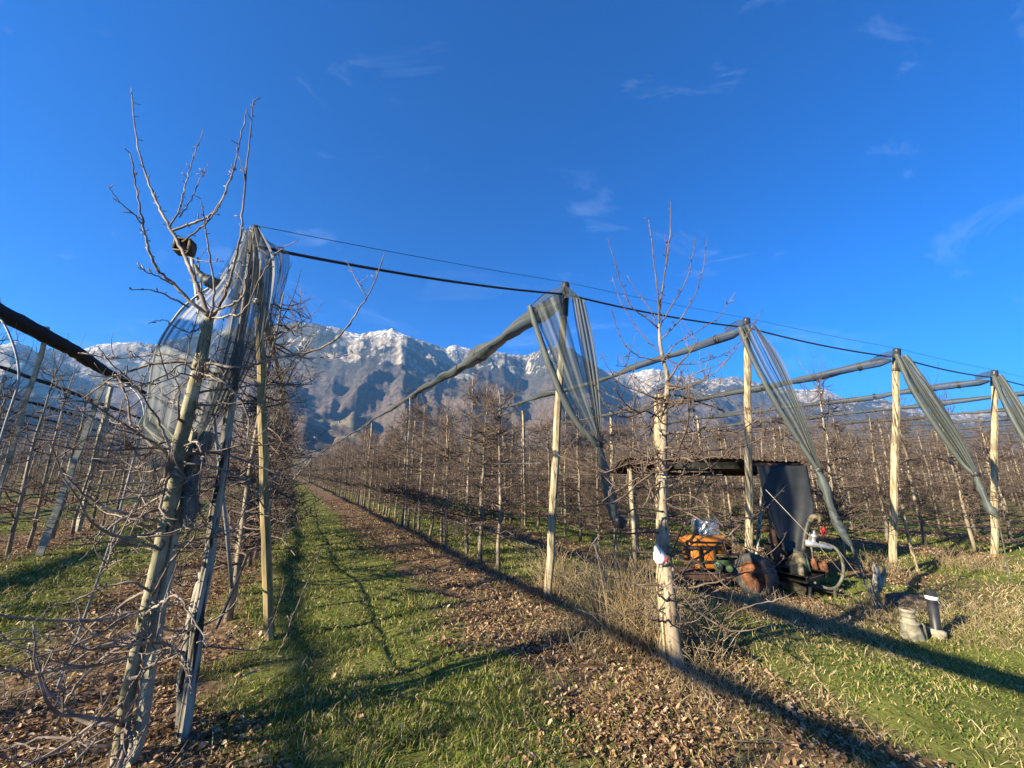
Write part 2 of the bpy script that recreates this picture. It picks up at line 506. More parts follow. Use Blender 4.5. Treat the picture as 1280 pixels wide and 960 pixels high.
def island_mat(name, stops, rough=0.7, trans=0.25):
    m, n, l = new_mat(name)
    out = n.new('ShaderNodeOutputMaterial')
    b = N(n, 'ShaderNodeBsdfPrincipled', Roughness=rough)
    b.inputs['Specular IOR Level'].default_value = 0.25
    g = n.new('ShaderNodeNewGeometry')
    r = ramp(n, stops)
    l.new(g.outputs['Random Per Island'], r.inputs['Fac'])
    l.new(r.outputs['Color'], b.inputs['Base Color'])
    if trans:
        t = n.new('ShaderNodeBsdfTranslucent')
        l.new(r.outputs['Color'], t.inputs['Color'])
        mx = N(n, 'ShaderNodeMixShader'); mx.inputs[0].default_value = trans
        l.new(b.outputs['BSDF'], mx.inputs[1]); l.new(t.outputs['BSDF'], mx.inputs[2])
        l.new(mx.outputs['Shader'], out.inputs['Surface'])
    else:
        l.new(b.outputs['BSDF'], out.inputs['Surface'])
    return m

M['grass'] = island_mat('grass_blades', [(0.0, (0.055, 0.10, 0.012)), (0.35, (0.11, 0.16, 0.022)), (0.60, (0.18, 0.205, 0.036)), (0.76, (0.31, 0.265, 0.08)), (0.9, (0.44, 0.36, 0.17)), (1.0, (0.50, 0.42, 0.24))])
M['leaves'] = island_mat('fallen_leaves', [(0.0, (0.06, 0.032, 0.015)), (0.3, (0.17, 0.096, 0.046)), (0.6, (0.31, 0.19, 0.10)), (0.85, (0.44, 0.30, 0.18)), (1.0, (0.52, 0.41, 0.29))], 0.75, 0.15)
M['straw'] = island_mat('straw', [(0.0, (0.19, 0.12, 0.06)), (0.5, (0.38, 0.285, 0.15)), (1.0, (0.55, 0.45, 0.27))], 0.8, 0.15)

def net_mat(name, alpha, col, streak=26.0):
    m, n, l = new_mat(name)
    out = n.new('ShaderNodeOutputMaterial')
    d = N(n, 'ShaderNodeBsdfPrincipled', Roughness=0.55)
    tr = n.new('ShaderNodeBsdfTransparent')
    tl = n.new('ShaderNodeBsdfTranslucent')
    uv = n.new('ShaderNodeUVMap'); uv.uv_map = 'UVMap'
    mp = n.new('ShaderNodeMapping'); mp.inputs['Scale'].default_value = (streak, 1.6, 1)
    no = N(n, 'ShaderNodeTexNoise', Scale=1.0, Detail=5, Roughness=0.65, Distortion=0.25)
    l.new(uv.outputs['UV'], mp.inputs['Vector']); l.new(mp.outputs['Vector'], no.inputs['Vector'])
    mr = N(n, 'ShaderNodeMapRange')
    mr.inputs['From Min'].default_value = 0.3; mr.inputs['From Max'].default_value = 0.72
    mr.inputs['To Min'].default_value = max(alpha - 0.32, 0.05); mr.inputs['To Max'].default_value = min(alpha + 0.36, 0.97)
    l.new(no.outputs['Fac'], mr.inputs['Value'])
    # a mesh seen edge-on covers more
    lw = N(n, 'ShaderNodeLayerWeight', Blend=0.35)
    ad = N(n, 'ShaderNodeMath', operation='MULTIPLY_ADD', use_clamp=True)
    ad.inputs[1].default_value = 0.55
    l.new(lw.outputs['Facing'], ad.inputs[0]); l.new(mr.outputs['Result'], ad.inputs[2])
    r = ramp(n, [(0.3, tuple(c * 0.7 for c in col)), (0.7, tuple(c * 1.35 for c in col))])
    l.new(no.outputs['Fac'], r.inputs['Fac'])
    l.new(r.outputs['Color'], d.inputs['Base Color']); l.new(r.outputs['Color'], tl.inputs['Color'])
    m1 = N(n, 'ShaderNodeMixShader'); m1.inputs[0].default_value = 0.35
    l.new(d.outputs['BSDF'], m1.inputs[1]); l.new(tl.outputs['BSDF'], m1.inputs[2])
    m2 = N(n, 'ShaderNodeMixShader')
    l.new(ad.outputs['Value'], m2.inputs[0])
    l.new(tr.outputs['BSDF'], m2.inputs[1]); l.new(m1.outputs['Shader'], m2.inputs[2])
    l.new(m2.outputs['Shader'], out.inputs['Surface'])
    return m

M['net'] = net_mat('hail_net', 0.58, (0.09, 0.107, 0.10))
M['net_thin'] = net_mat('hail_net_thin', 0.34, (0.17, 0.185, 0.18), 34)
M['net_bag'] = net_mat('hail_net_bag', 0.46, (0.115, 0.13, 0.125), 40)
M['net_dense'] = net_mat('hail_net_gathered', 0.82, (0.105, 0.125, 0.115), 14)
M['net_roll'] = net_mat('hail_net_rolled', 0.64, (0.088, 0.098, 0.092), 11)
M['roll'] = simple('rolled_net', [(0.3, (0.035, 0.04, 0.037)), (0.5, (0.095, 0.105, 0.098)), (0.72, (0.19, 0.205, 0.19))], 7, 0.7, stretch=(1, 1, 3), bumps=0.6, bdist=0.03)
# ================================================================== SETTING
def ground_material():
    m, n, l = new_mat('orchard_ground')
    out = n.new('ShaderNodeOutputMaterial')
    b = N(n, 'ShaderNodeBsdfPrincipled', Roughness=0.95)
    b.inputs['Specular IOR Level'].default_value = 0.15
    g = n.new('ShaderNodeNewGeometry')
    dp = N(n, 'ShaderNodeVectorMath', operation='DOT_PRODUCT'); dp.inputs[1].default_value = (CA, SA, 0)
    l.new(g.outputs['Position'], dp.inputs[0])
    wob = N(n, 'ShaderNodeTexNoise', Scale=1.1, Detail=4, Roughness=0.6)
    l.new(g.outputs['Position'], wob.inputs['Vector'])
    w2 = N(n, 'ShaderNodeMath', operation='MULTIPLY_ADD'); w2.inputs[1].default_value = 1.5; w2.inputs[2].default_value = -0.75
    l.new(wob.outputs['Fac'], w2.inputs[0])
    a1 = N(n, 'ShaderNodeMath', operation='ADD'); l.new(dp.outputs['Value'], a1.inputs[0]); l.new(w2.outputs['Value'], a1.inputs[1])
    a2 = N(n, 'ShaderNodeMath', operation='ADD'); a2.inputs[1].default_value = -2.55 + PITCH * 400
    l.new(a1.outputs['Value'], a2.inputs[0])
    pp = N(n, 'ShaderNodeMath', operation='PINGPONG'); pp.inputs[1].default_value = PITCH / 2
    l.new(a2.outputs['Value'], pp.inputs[0])
    mr = N(n, 'ShaderNodeMapRange', interpolation_type='SMOOTHSTEP')
    mr.inputs['From Min'].default_value = 0.6; mr.inputs['From Max'].default_value = 1.0
    l.new(pp.outputs['Value'], mr.inputs['Value'])            # 0 litter, 1 grass
    ds = N(n, 'ShaderNodeVectorMath', operation='DOT_PRODUCT'); ds.inputs[1].default_value = (-SA, CA, 0)
    l.new(g.outputs['Position'], ds.inputs[0])
    # headland beyond the row ends on the right stays grass
    h1 = N(n, 'ShaderNodeMapRange', interpolation_type='SMOOTHSTEP')
    h1.inputs['From Min'].default_value = 2.6; h1.inputs['From Max'].default_value = 4.4
    l.new(dp.outputs['Value'], h1.inputs['Value'])
    h2 = N(n, 'ShaderNodeMapRange', interpolation_type='SMOOTHSTEP')
    h2.inputs['From Min'].default_value = 3.4; h2.inputs['From Max'].default_value = 1.4
    l.new(ds.outputs['Value'], h2.inputs['Value'])
    h3 = N(n, 'ShaderNodeMath', operation='MULTIPLY'); l.new(h1.outputs['Result'], h3.inputs[0]); l.new(h2.outputs['Result'], h3.inputs[1])
    gm = N(n, 'ShaderNodeMath', operation='MAXIMUM'); l.new(mr.outputs['Result'], gm.inputs[0]); l.new(h3.outputs['Value'], gm.inputs[1])
    fine = N(n, 'ShaderNodeTexNoise', Scale=22, Detail=6, Roughness=0.7); l.new(g.outputs['Position'], fine.inputs['Vector'])
    mid = N(n, 'ShaderNodeTexNoise', Scale=2.3, Detail=5, Roughness=0.6); l.new(g.outputs['Position'], mid.inputs['Vector'])
    rl = ramp(n, [(0.3, (0.055, 0.034, 0.018)), (0.5, (0.17, 0.105, 0.058)), (0.68, (0.33, 0.22, 0.13))])
    l.new(fine.outputs['Fac'], rl.inputs['Fac'])
    rg = ramp(n, [(0.28, (0.05, 0.045, 0.018)), (0.42, (0.09, 0.105, 0.02)), (0.56, (0.155, 0.165, 0.035)), (0.72, (0.29, 0.25, 0.10))])
    mx0 = N(n, 'ShaderNodeMath', operation='MULTIPLY_ADD'); mx0.inputs[1].default_value = 0.5; l.new(fine.outputs['Fac'], mx0.inputs[0])
    hm = N(n, 'ShaderNodeMath', operation='MULTIPLY'); hm.inputs[1].default_value = 0.5; l.new(mid.outputs['Fac'], hm.inputs[0]); l.new(hm.outputs['Value'], mx0.inputs[2])
    l.new(mx0.outputs['Value'], rg.inputs['Fac'])
    mc = N(n, 'ShaderNodeMix', data_type='RGBA')
    l.new(gm.outputs['Value'], mc.inputs['Factor']); l.new(rl.outputs['Color'], mc.inputs['A']); l.new(rg.outputs['Color'], mc.inputs['B'])
    # beyond the orchard: bare vineyards and meadows of the valley floor
    ln = N(n, 'ShaderNodeVectorMath', operation='LENGTH'); l.new(g.outputs['Position'], ln.inputs[0])
    fr = N(n, 'ShaderNodeMapRange', interpolation_type='SMOOTHSTEP')
    fr.inputs['From Min'].default_value = 120; fr.inputs['From Max'].default_value = 260
    l.new(ln.outputs['Value'], fr.inputs['Value'])
    fn = N(n, 'ShaderNodeTexNoise', Scale=0.012, Detail=6, Roughness=0.7); l.new(g.outputs['Position'], fn.inputs['Vector'])
    rf = ramp(n, [(0.35, (0.085, 0.062, 0.045)), (0.5, (0.125, 0.09, 0.065)), (0.62, (0.11, 0.115, 0.05))])
    l.new(fn.outputs['Fac'], rf.inputs['Fac'])
    mf = N(n, 'ShaderNodeMix', data_type='RGBA')
    l.new(fr.outputs['Result'], mf.inputs['Factor']); l.new(mc.outputs['Result'], mf.inputs['A']); l.new(rf.outputs['Color'], mf.inputs['B'])
    l.new(mf.outputs['Result'], b.inputs['Base Color'])
    bump(n, l, fine.outputs['Fac'], b, 0.7, 0.03)
    l.new(b.outputs['BSDF'], out.inputs['Surface'])
    return m

def build_ground():
    rad = [0.25]
    while rad[-1] < 60:
        rad.append(rad[-1] * 1.028 + 0.004)
    while rad[-1] < 12500:
        rad.append(rad[-1] * 1.14)
    rad = np.array(rad)
    na = 420
    th = np.arange(na) * 2 * math.pi / na
    X = rad[:, None] * np.sin(th)[None]; Y = rad[:, None] * np.cos(th)[None]
    Z = gz(X, Y)
    V = np.stack([X, Y, Z], -1).reshape(-1, 3)
    n = len(rad)
    i = np.arange(n - 1)[:, None] * na; j = np.arange(na)[None]; j2 = (j + 1) % na
    q = np.stack([i + j, i + na + j, i + na + j2, i + j2], -1).reshape(-1, 4)
    c = len(V)
    V = np.concatenate([V, [[0, 0, float(gz(0, 0))]]])
    t = np.stack([np.full(na, c), np.arange(na), (np.arange(na) + 1) % na], -1)
    mb = MB(); mb.add(V, q, t)
    o = mb.build('ground', ground_material())
    tag(o, kind='structure')
build_ground()

# ---- mountains: skyline read as (pixel x, pixel y)
SKY = [(-400, 440), (-200, 425), (-60, 436), (0, 432), (20, 427), (32, 431), (47, 441), (58, 434), (72, 437), (95, 438), (118, 433), (130, 430),
       (160, 427), (195, 430), (220, 424), (250, 417), (285, 411), (320, 407), (345, 404), (370, 403), (395, 405), (420, 409), (435, 414), (450, 418),
       (464, 415), (480, 413), (490, 411), (500, 416), (506, 419), (530, 427), (548, 432), (558, 436), (566, 431), (578, 434), (592, 437), (620, 440),
       (642, 443), (660, 444), (677, 436), (700, 431), (715, 436), (743, 457), (760, 466), (790, 467), (804, 463), (815, 461), (830, 463), (842, 469), (865, 471),
       (880, 475), (900, 473), (921, 471), (945, 478), (975, 486), (999, 487), (1010, 488), (1024, 484), (1036, 489), (1055, 498), (1083, 499), (1108, 500),
       (1130, 507), (1161, 514), (1192, 517), (1220, 515), (1240, 513), (1280, 511), (1400, 505), (1600, 500), (1900, 510)]

def build_mountains():
    az, el = [], []
    for x, y in SKY:
        d = ray(x, y)
        az.append(math.atan2(d[0], d[1])); el.append(d[2] / math.hypot(d[0], d[1]))
    az, el = np.array(az), np.array(el)
    A = np.linspace(math.radians(-82), math.radians(82), 1100)
    E = np.interp(A, az, el)
    E = E + (fbm(A * 120, A * 0, 4, 21) - 0.5) * 0.006
    Rk = np.interp(np.degrees(A), [-82, -50, -40, -33, -28, -16, -6, 2, 8, 14, 30, 45, 82], [6200, 6000, 5800, 4600, 4100, 3900, 4300, 4700, 4100, 5600, 6800, 7600, 8000])
    H = E * Rk + CAM_H
    nr = 190
    q = np.concatenate([np.linspace(0, 1, nr - 24) ** 0.9, 1 + np.linspace(0.02, 0.5, 24)])
    AA, Q = np.meshgrid(A, q, indexing='ij')
    RR = Rk[:, None]; HH = H[:, None]
    r0 = 520.0
    r = r0 + Q * (RR - r0)
    X = r * np.sin(AA); Y = r * np.cos(AA)
    # gullies and spurs run down the slope
    w = (fbm(AA * 9 + 3, Q * 1.2, 4, 31) - 0.5) * 0.22 + (fbm(X * 0.0016, Y * 0.0016, 4, 33) - 0.5) * 0.12
    qq = np.clip(Q + w * np.sin(np.clip(Q, 0, 1) * math.pi), 0, 1.6)
    prof = np.interp(qq, [0, 0.12, 0.25, 0.45, 0.62, 0.76, 0.84, 0.88, 0.93, 0.97, 1.0, 1.1, 1.5],
                     [0, 0.012, 0.05, 0.17, 0.33, 0.50, 0.60, 0.72, 0.80, 0.95, 1.0, 0.96, 0.7])
    wx_ = (fbm(X * 0.002, Y * 0.002, 3, 47) - 0.5) * 1.6
    rid = 1 - np.abs(2 * fbm(AA * 5.5 + wx_ * 0.5 + Q * 0.9, Q * 1.5 + wx_, 3, 41) - 1)
    rid2 = 1 - np.abs(2 * fbm(X * 0.0026 + wx_, Y * 0.0026, 5, 43) - 1)
    rid3 = 1 - np.abs(2 * fbm(X * 0.010, Y * 0.010, 4, 45) - 1)
    env = sstep(0.16, 0.62, Q) * np.clip((1.0 - Q) / 0.10, 0, 1)
    Z = HH * prof
    Z = Z + env * ((rid - 0.72) * 330 + (rid2 - 0.75) * 62 + (rid3 - 0.75) * 30)
    inside = Q < 0.995
    lim = (E[:, None] - 0.003 - (1 - Q) * 0.04) * r + CAM_H
    Z = np.where(inside, np.minimum(Z, np.maximum(lim, HH * prof * 0)), Z)
    skirt = np.clip(Q / 0.02, 0, 1)
    Z = Z * skirt - (1 - skirt) * 6
    V = np.stack([X, Y, Z], -1).reshape(-1, 3)
    na, nq = len(A), len(q)
    i = np.arange(na - 1)[:, None] * nq; j = np.arange(nq - 1)[None]
    qd = np.stack([i + j, i + nq + j, i + nq + j + 1, i + j + 1], -1).reshape(-1, 4)
    qd = qd[:, ::-1]
    mb = MB(); mb.add(V, qd)
    m, n, l = new_mat('mountain_rock')
    out = n.new('ShaderNodeOutputMaterial')
    b = N(n, 'ShaderNodeBsdfPrincipled', Roughness=0.95)
    b.inputs['Specular IOR Level'].default_value = 0.1
    g = n.new('ShaderNodeNewGeometry')
    at_ = n.new('ShaderNodeAttribute'); at_.attribute_name = 'altitude'
    sx = n.new('ShaderNodeSeparateXYZ'); l.new(g.outputs['True Normal'], sx.inputs['Vector'])
    n1 = N(n, 'ShaderNodeTexNoise', Scale=0.006, Detail=8, Roughness=0.68); l.new(g.outputs['Position'], n1.inputs['Vector'])
    n2 = N(n, 'ShaderNodeTexNoise', Scale=0.03, Detail=7, Roughness=0.7); l.new(g.outputs['Position'], n2.inputs['Vector'])
    mpv = n.new('ShaderNodeMapping'); mpv.inputs['Scale'].default_value = (1, 1, 0.5)
    l.new(g.outputs['Position'], mpv.inputs['Vector'])
    n3 = N(n, 'ShaderNodeTexNoise', Scale=0.022, Detail=7, Roughness=0.65); l.new(mpv.outputs['Vector'], n3.inputs['Vector'])
    forest = ramp(n, [(0.32, (0.018, 0.022, 0.020)), (0.43, (0.042, 0.039, 0.034)), (0.54, (0.088, 0.067, 0.054)), (0.70, (0.14, 0.108, 0.086))])
    fm = N(n, 'ShaderNodeMath', operation='MULTIPLY_ADD'); fm.inputs[1].default_value = 0.6
    hm = N(n, 'ShaderNodeMath', operation='MULTIPLY'); hm.inputs[1].default_value = 0.4
    l.new(n1.outputs['Fac'], hm.inputs[0]); l.new(n2.outputs['Fac'], fm.inputs[0]); l.new(hm.outputs['Value'], fm.inputs[2])
    fa = N(n, 'ShaderNodeMapRange'); fa.inputs['From Min'].default_value = 0.25; fa.inputs['From Max'].default_value = 0.85
    fa.inputs['To Min'].default_value = 0.06; fa.inputs['To Max'].default_value = -0.13     # conifers higher up, leafless wood below
    l.new(at_.outputs['Fac'], fa.inputs['Value'])
    fs = N(n, 'ShaderNodeMath', operation='ADD'); l.new(fm.outputs['Value'], fs.inputs[0]); l.new(fa.outputs['Result'], fs.inputs[1])
    l.new(fs.outputs['Value'], forest.inputs['Fac'])
    rock = ramp(n, [(0.34, (0.06, 0.058, 0.056)), (0.5, (0.19, 0.165, 0.135)), (0.68, (0.38, 0.33, 0.265))])
    l.new(n3.outputs['Fac'], rock.inputs['Fac'])
    # pale cliffs below the crest, where the rock is bare
    cl_ = n.new('ShaderNodeAttribute'); cl_.attribute_name = 'cliff'
    nn = N(n, 'ShaderNodeMath', operation='MULTIPLY_ADD'); nn.inputs[1].default_value = 1.3; nn.inputs[2].default_value = -0.65
    l.new(n3.outputs['Fac'], nn.inputs[0])
    sm2 = N(n, 'ShaderNodeMath', operation='ADD'); l.new(cl_.outputs['Fac'], sm2.inputs[0]); l.new(nn.outputs['Value'], sm2.inputs[1])
    rk = N(n, 'ShaderNodeMapRange', interpolation_type='SMOOTHSTEP'); rk.inputs['From Min'].default_value = 0.42; rk.inputs['From Max'].default_value = 0.62
    l.new(sm2.outputs['Value'], rk.inputs['Value'])
    mc = N(n, 'ShaderNodeMix', data_type='RGBA')
    l.new(rk.outputs['Result'], mc.inputs['Factor']); l.new(forest.outputs['Color'], mc.inputs['A']); l.new(rock.outputs['Color'], mc.inputs['B'])
    # snow lies on the ledges high up
    t1 = N(n, 'ShaderNodeMapRange', clamp=True); t1.inputs['From Min'].default_value = 0.55; t1.inputs['From Max'].default_value = 1.0
    t1.inputs['To Min'].default_value = -0.55; t1.inputs['To Max'].default_value = 0.01
    l.new(at_.outputs['Fac'], t1.inputs['Value'])
    t2 = N(n, 'ShaderNodeMath', operation='MULTIPLY_ADD'); t2.inputs[1].default_value = 1.6; t2.inputs[2].default_value = -0.8
    l.new(n2.outputs['Fac'], t2.inputs[0])
    t3 = N(n, 'ShaderNodeMath', operation='ADD'); l.new(t1.outputs['Result'], t3.inputs[0]); l.new(t2.outputs['Value'], t3.inputs[1])
    t4 = N(n, 'ShaderNodeMath', operation='MULTIPLY_ADD'); t4.inputs[1].default_value = 0.34; t4.inputs[2].default_value = -0.27
    l.new(cl_.outputs['Fac'], t4.inputs[0])
    t5 = N(n, 'ShaderNodeMath', operation='ADD'); l.new(t3.outputs['Value'], t5.inputs[0]); l.new(t4.outputs['Value'], t5.inputs[1]); t3 = t5
    sn = N(n, 'ShaderNodeMapRange', interpolation_type='SMOOTHSTEP'); sn.inputs['From Min'].default_value = 0.0; sn.inputs['From Max'].default_value = 0.16
    l.new(t3.outputs['Value'], sn.inputs['Value'])
    ms = N(n, 'ShaderNodeMix', data_type='RGBA'); ms.inputs['B'].default_value = (0.80, 0.82, 0.85, 1)
    l.new(sn.outputs['Result'], ms.inputs['Factor']); l.new(mc.outputs['Result'], ms.inputs['A'])
    # fields and vineyards at the foot
    f1 = n.new('ShaderNodeAttribute'); f1.attribute_name = 'field'
    vo = N(n, 'ShaderNodeTexVoronoi', Scale=0.009); l.new(g.outputs['Position'], vo.inputs['Vector'])
    sc = n.new('ShaderNodeSeparateColor'); l.new(vo.outputs['Color'], sc.inputs['Color'])
    fc = ramp(n, [(0.0, (0.085, 0.06, 0.042)), (0.35, (0.12, 0.085, 0.062)), (0.6, (0.135, 0.118, 0.075)), (0.75, (0.18, 0.15, 0.108)), (0.9, (0.105, 0.098, 0.058))], 'CONSTANT')
    l.new(sc.outputs['Red'], fc.inputs['Fac'])
    mf = N(n, 'ShaderNodeMix', data_type='RGBA'); l.new(f1.outputs['Fac'], mf.inputs['Factor']); l.new(ms.outputs['Result'], mf.inputs['A']); l.new(fc.outputs['Color'], mf.inputs['B'])
    l.new(mf.outputs['Result'], b.inputs['Base Color'])
    bump(n, l, n2.outputs['Fac'], b, 0.9, 14.0)
    l.new(b.outputs['BSDF'], out.inputs['Surface'])
    o = mb.build('mountains', m)
    atr = o.data.attributes.new('altitude', 'FLOAT', 'POINT')
    atr.data.foreach_set('value', (Z / HH).astype(np.float32).ravel())
    CX = [-400, 0, 30, 60, 100, 130, 160, 200, 345, 370, 400, 425, 435, 447, 456, 466, 480, 500, 512, 535, 555, 566, 590, 610, 640, 680, 740, 780, 795, 820, 850, 900, 960, 1005, 1020, 1035, 1060, 1150, 1280, 1600]
    CV = [.5, .7, .8, .2, .35, .75, .6, .3, .0, .10, .2, .55, .9, .9, .3, .9, 1, 1, .6, .5, .6, .95, .75, .6, .5, .15, .25, .7, .95, .9, .4, .4, .3, .8, .85, .7, .35, .5, .65, .5]
    caz = [math.atan2(ray(x, 430)[0], ray(x, 430)[1]) for x in CX]
    cs = np.interp(A, caz, CV)[:, None]
    alt = Z / HH
    up = sstep(1.0 - 0.13 - 0.24 * cs, 1.0 - 0.05 - 0.11 * cs, alt + (fbm(X * 0.0035, Y * 0.0035 + Z * 0.003, 4, 75) - 0.5) * 0.5)
    low = sstep(0.45, 0.8, alt) * sstep(0.52, 0.70, fbm(X * 0.006, Y * 0.006 + Z * 0.004, 4, 71)) * 0.8
    cliff = np.clip(np.maximum(up * (0.25 + 0.75 * cs), low * (0.5 + 0.5 * cs)), 0, 1)
    wfield = np.interp(A, [math.atan2(ray(x, 500)[0], ray(x, 500)[1]) for x in (-300, 250, 330, 430, 520, 700)], [.10, .13, .19, .19, .11, .08])[:, None]
    fld = sstep(wfield + 0.02, wfield - 0.02, alt + (fbm(X * 0.004, Y * 0.004, 3, 81) - 0.5) * 0.05)
    atr = o.data.attributes.new('field', 'FLOAT', 'POINT')
    atr.data.foreach_set('value', fld.astype(np.float32).ravel())
    atr = o.data.attributes.new('cliff', 'FLOAT', 'POINT')
    atr.data.foreach_set('value', cliff.astype(np.float32).ravel())
    tag(o, kind='structure')
    return A, Rk, H, X, Y, Z
MTN = build_mountains()

def build_haze():
    mb = MB()
    box(mb, (0, 4000, 900), 26000, 17500, 1808)
    m, n, l = new_mat('valley_haze')
    out = n.new('ShaderNodeOutputMaterial')
    v = N(n, 'ShaderNodeVolumePrincipled', Density=0.00006, Anisotropy=0.1)
    v.inputs['Color'].default_value = (0.18, 0.48, 1.0, 1)
    l.new(v.outputs['Volume'], out.inputs['Volume'])
    o = mb.build('haze', m)
    tag(o, kind='stuff')
build_haze()

# ================================================================== ORCHARD ROWS
P1 = -0.33
ROW_P = {k: P1 + PITCH * (k - 1) for k in range(-9, 20)}
ROW_P[0] = -4.15
ROW_P[-1] = -7.75
ROW_P[2] = 3.22
ROW_P[3] = 7.05
ROW_P[4] = 9.95
ROW_P[5] = 14.1
for k in range(6, 20):
    ROW_P[k] = 14.1 + PITCH * (k - 5)
ROW_S = {1: 3.37, 2: 4.55, 3: 4.2, 4: 3.1, 5: 2.2}
ROW_NAME = {1: "the path's left row", 2: "the path's right row", 3: "the shelter post row", 4: "the row behind the black pipe",
            5: "the outermost end post row", 0: "the row under the thick dark roll"}

def row_label(k):
    if k in ROW_NAME: return ROW_NAME[k]
    o = ['', 'first', 'second', 'third', 'fourth', 'fifth', 'sixth', 'seventh', 'eighth', 'ninth', 'tenth', 'eleventh', 'twelfth', 'thirteenth', 'fourteenth', 'fifteenth']
    if k < 0: return 'the %s row beyond the thick roll' % o[-k]
    return 'the %s row past the outermost post' % o[k - 5]

def row_s0(k):
    if k in ROW_S: return ROW_S[k]
    return -4.0 if k <= 0 else 2.2 - 0.8 * (k - 5)

def in_view(x, y, zs=(0.2, 3.0), mx=60):
    ok = False
    for z in zs:
        u, v, d = proj(x, y, z)
        ok = ok | ((d > 0.3) & (u > -mx) & (u < 1280 + mx) & (v > -mx) & (v < 960 + mx))
    return ok

# ---- trees
def wobble(rng, n, amp):
    w = np.cumsum(rng.normal(0, amp, (n, 3)), axis=0)
    return w - w[0]

def branch(rng, p0, az, el, L, n, droop=0.0, up=0.0, wob=0.02):
    pts = [np.asarray(p0, float)]
    d = np.array((math.cos(az) * math.cos(el), math.sin(az) * math.cos(el), math.sin(el)))
    for i in range(n - 1):
        f = (i + 1) / (n - 1)
        d = d + np.array((0, 0, -droop * (1 - f) + up * f)) + rng.normal(0, wob * 6, 3)
        d = d / np.linalg.norm(d)
        pts.append(pts[-1] + d * L / (n - 1))
    return np.array(pts)

def apple_tree(seed, lod, dens=1.0):
    """a spindle apple tree at the origin: returns (trunk MB, crown MB)"""
    rng = np.random.default_rng(seed)
    tr, cr = MB(), MB()
    H = rng.uniform(2.85, 3.5)
    nt = (9, 6, 4)[lod]
    z = np.linspace(-0.05, H, nt)
    tp = np.stack([np.cumsum(rng.normal(0, 0.022, nt)), np.cumsum(rng.normal(0, 0.022, nt)), z], -1)
    tp[:, :2] -= tp[0, :2]
    tR = np.interp(z, [0, 0.3, H * 0.6, H], [0.040, 0.033, 0.022, 0.008]) * rng.uniform(0.85, 1.2)
    tube(tr, tp, tR, (7, 5, 4)[lod], 0, True, lump=0.06, rng=rng)
    nb = int((50, 38, 26)[lod] * dens)
    ring = (5, 3, 3)[lod]
    seg = (6, 4, 3)[lod]
    for i in range(nb):
        zz = rng.uniform(0.45, H - 0.1) if i > 4 else rng.uniform(0.5, 1.1)
        base = np.array([np.interp(zz, z, tp[:, 0]), np.interp(zz, z, tp[:, 1]), zz])
        f = zz / H
        L = (0.95 - 0.5 * f) * rng.uniform(0.45, 1.15)
        a = rng.uniform(0, 2 * math.pi)
        e = math.radians(rng.uniform(-5, 40))
        bp = branch(rng, base, a, e, L, seg, 0.28, 0.22, 0.035)
        r0 = rng.uniform(0.007, 0.015) * (1.15 - 0.4 * f)
        tube(cr, bp, np.linspace(r0, 0.0035, seg), ring, 0, False)
        ntw = (rng.integers(4, 8), rng.integers(3, 6), rng.integers(2, 4))[lod]
        for j in range(ntw):
            t = rng.uniform(0.2, 1.0)
            k = t * (seg - 1)
            i0 = min(int(k), seg - 2)
            b2 = bp[i0] + (bp[i0 + 1] - bp[i0]) * (k - i0)
            Lt = rng.uniform(0.10, 0.42) * (1.0 if rng.random() < 0.8 else 1.5)
            tp2 = branch(rng, b2, rng.uniform(0, 2 * math.pi), math.radians(rng.uniform(-25, 80)), Lt, (4, 3, 2)[lod], 0.05, 0.22, 0.04)
            tube(cr, tp2, np.linspace(0.0048, 0.0022, len(tp2)) * (1.0, 1.0, 1.2)[lod], 3, 0, False)
            if lod == 0 and rng.random() < 0.5:
                b3 = tp2[1]
                tp3 = branch(rng, b3, rng.uniform(0, 2 * math.pi), math.radians(rng.uniform(-10, 70)), Lt * 0.5, 3, 0, 0.1, 0.03)
                tube(cr, tp3, np.linspace(0.004, 0.0024, 3), 3, 0, False)
    for i in range(rng.integers(8, 15)):
        zz = rng.uniform(H * 0.6, H)
        base = np.array([np.interp(zz, z, tp[:, 0]), np.interp(zz, z, tp[:, 1]), zz])
        sp = branch(rng, base, rng.uniform(0, 6.28), math.radians(rng.uniform(50, 88)), rng.uniform(0.35, 0.95), (5, 3, 3)[lod], 0, 0.1, 0.02)
        tube(cr, sp, np.linspace(0.0075, 0.003, len(sp)), 3, 0, False)
    return tr, cr

# every tree position
cand = []
for k, p in ROW_P.items():
    if k < -8 or k > 17: continue
    s0 = row_s0(k) + (0.9 if k >= 2 else 1.2)
    if k == 1: s0 = 5.7; p = p - 0.08
    i = 0
    s = s0
    while s < 190:
        jp, js = RNG.normal(0, 0.05), RNG.normal(0, 0.08)
        x, y = ps(p + jp, s + js)
        cand.append((k, i, x, y))
        s += (0.74 if k >= 2 else 0.88) * (1 if s < 110 else 1.3)
        i += 1
cx = np.array([c[2] for c in cand]); cy = np.array([c[3] for c in cand])
vis = in_view(cx, cy)
dist = np.hypot(cx, cy)
for i, c in enumerate(cand):      # keep the space of the pump shelter clear
    if c[0] == 3 and c[1] < 3: dist[i] += 1e6
    if c[0] == 2 and c[1] < 1: dist[i] += 1e6
order = [i for i in np.argsort(dist) if dist[i] < 1e5]
# a row seen edge-on hides most of its own trees: give each row its fair share of the nearest
SHARE = {1: 40, 2: 75, 3: 45, 4: 30, 5: 26, 0: 38}
taken = {}
single, rest = [], []
for i in order:
    k = cand[i][0]
    lim = SHARE.get(k, 12 if -3 <= k <= 8 else 0)
    if vis[i] and taken.get(k, 0) < lim and len(single) < 298:
        taken[k] = taken.get(k, 0) + 1
        single.append(i)
    else:
        rest.append(i)

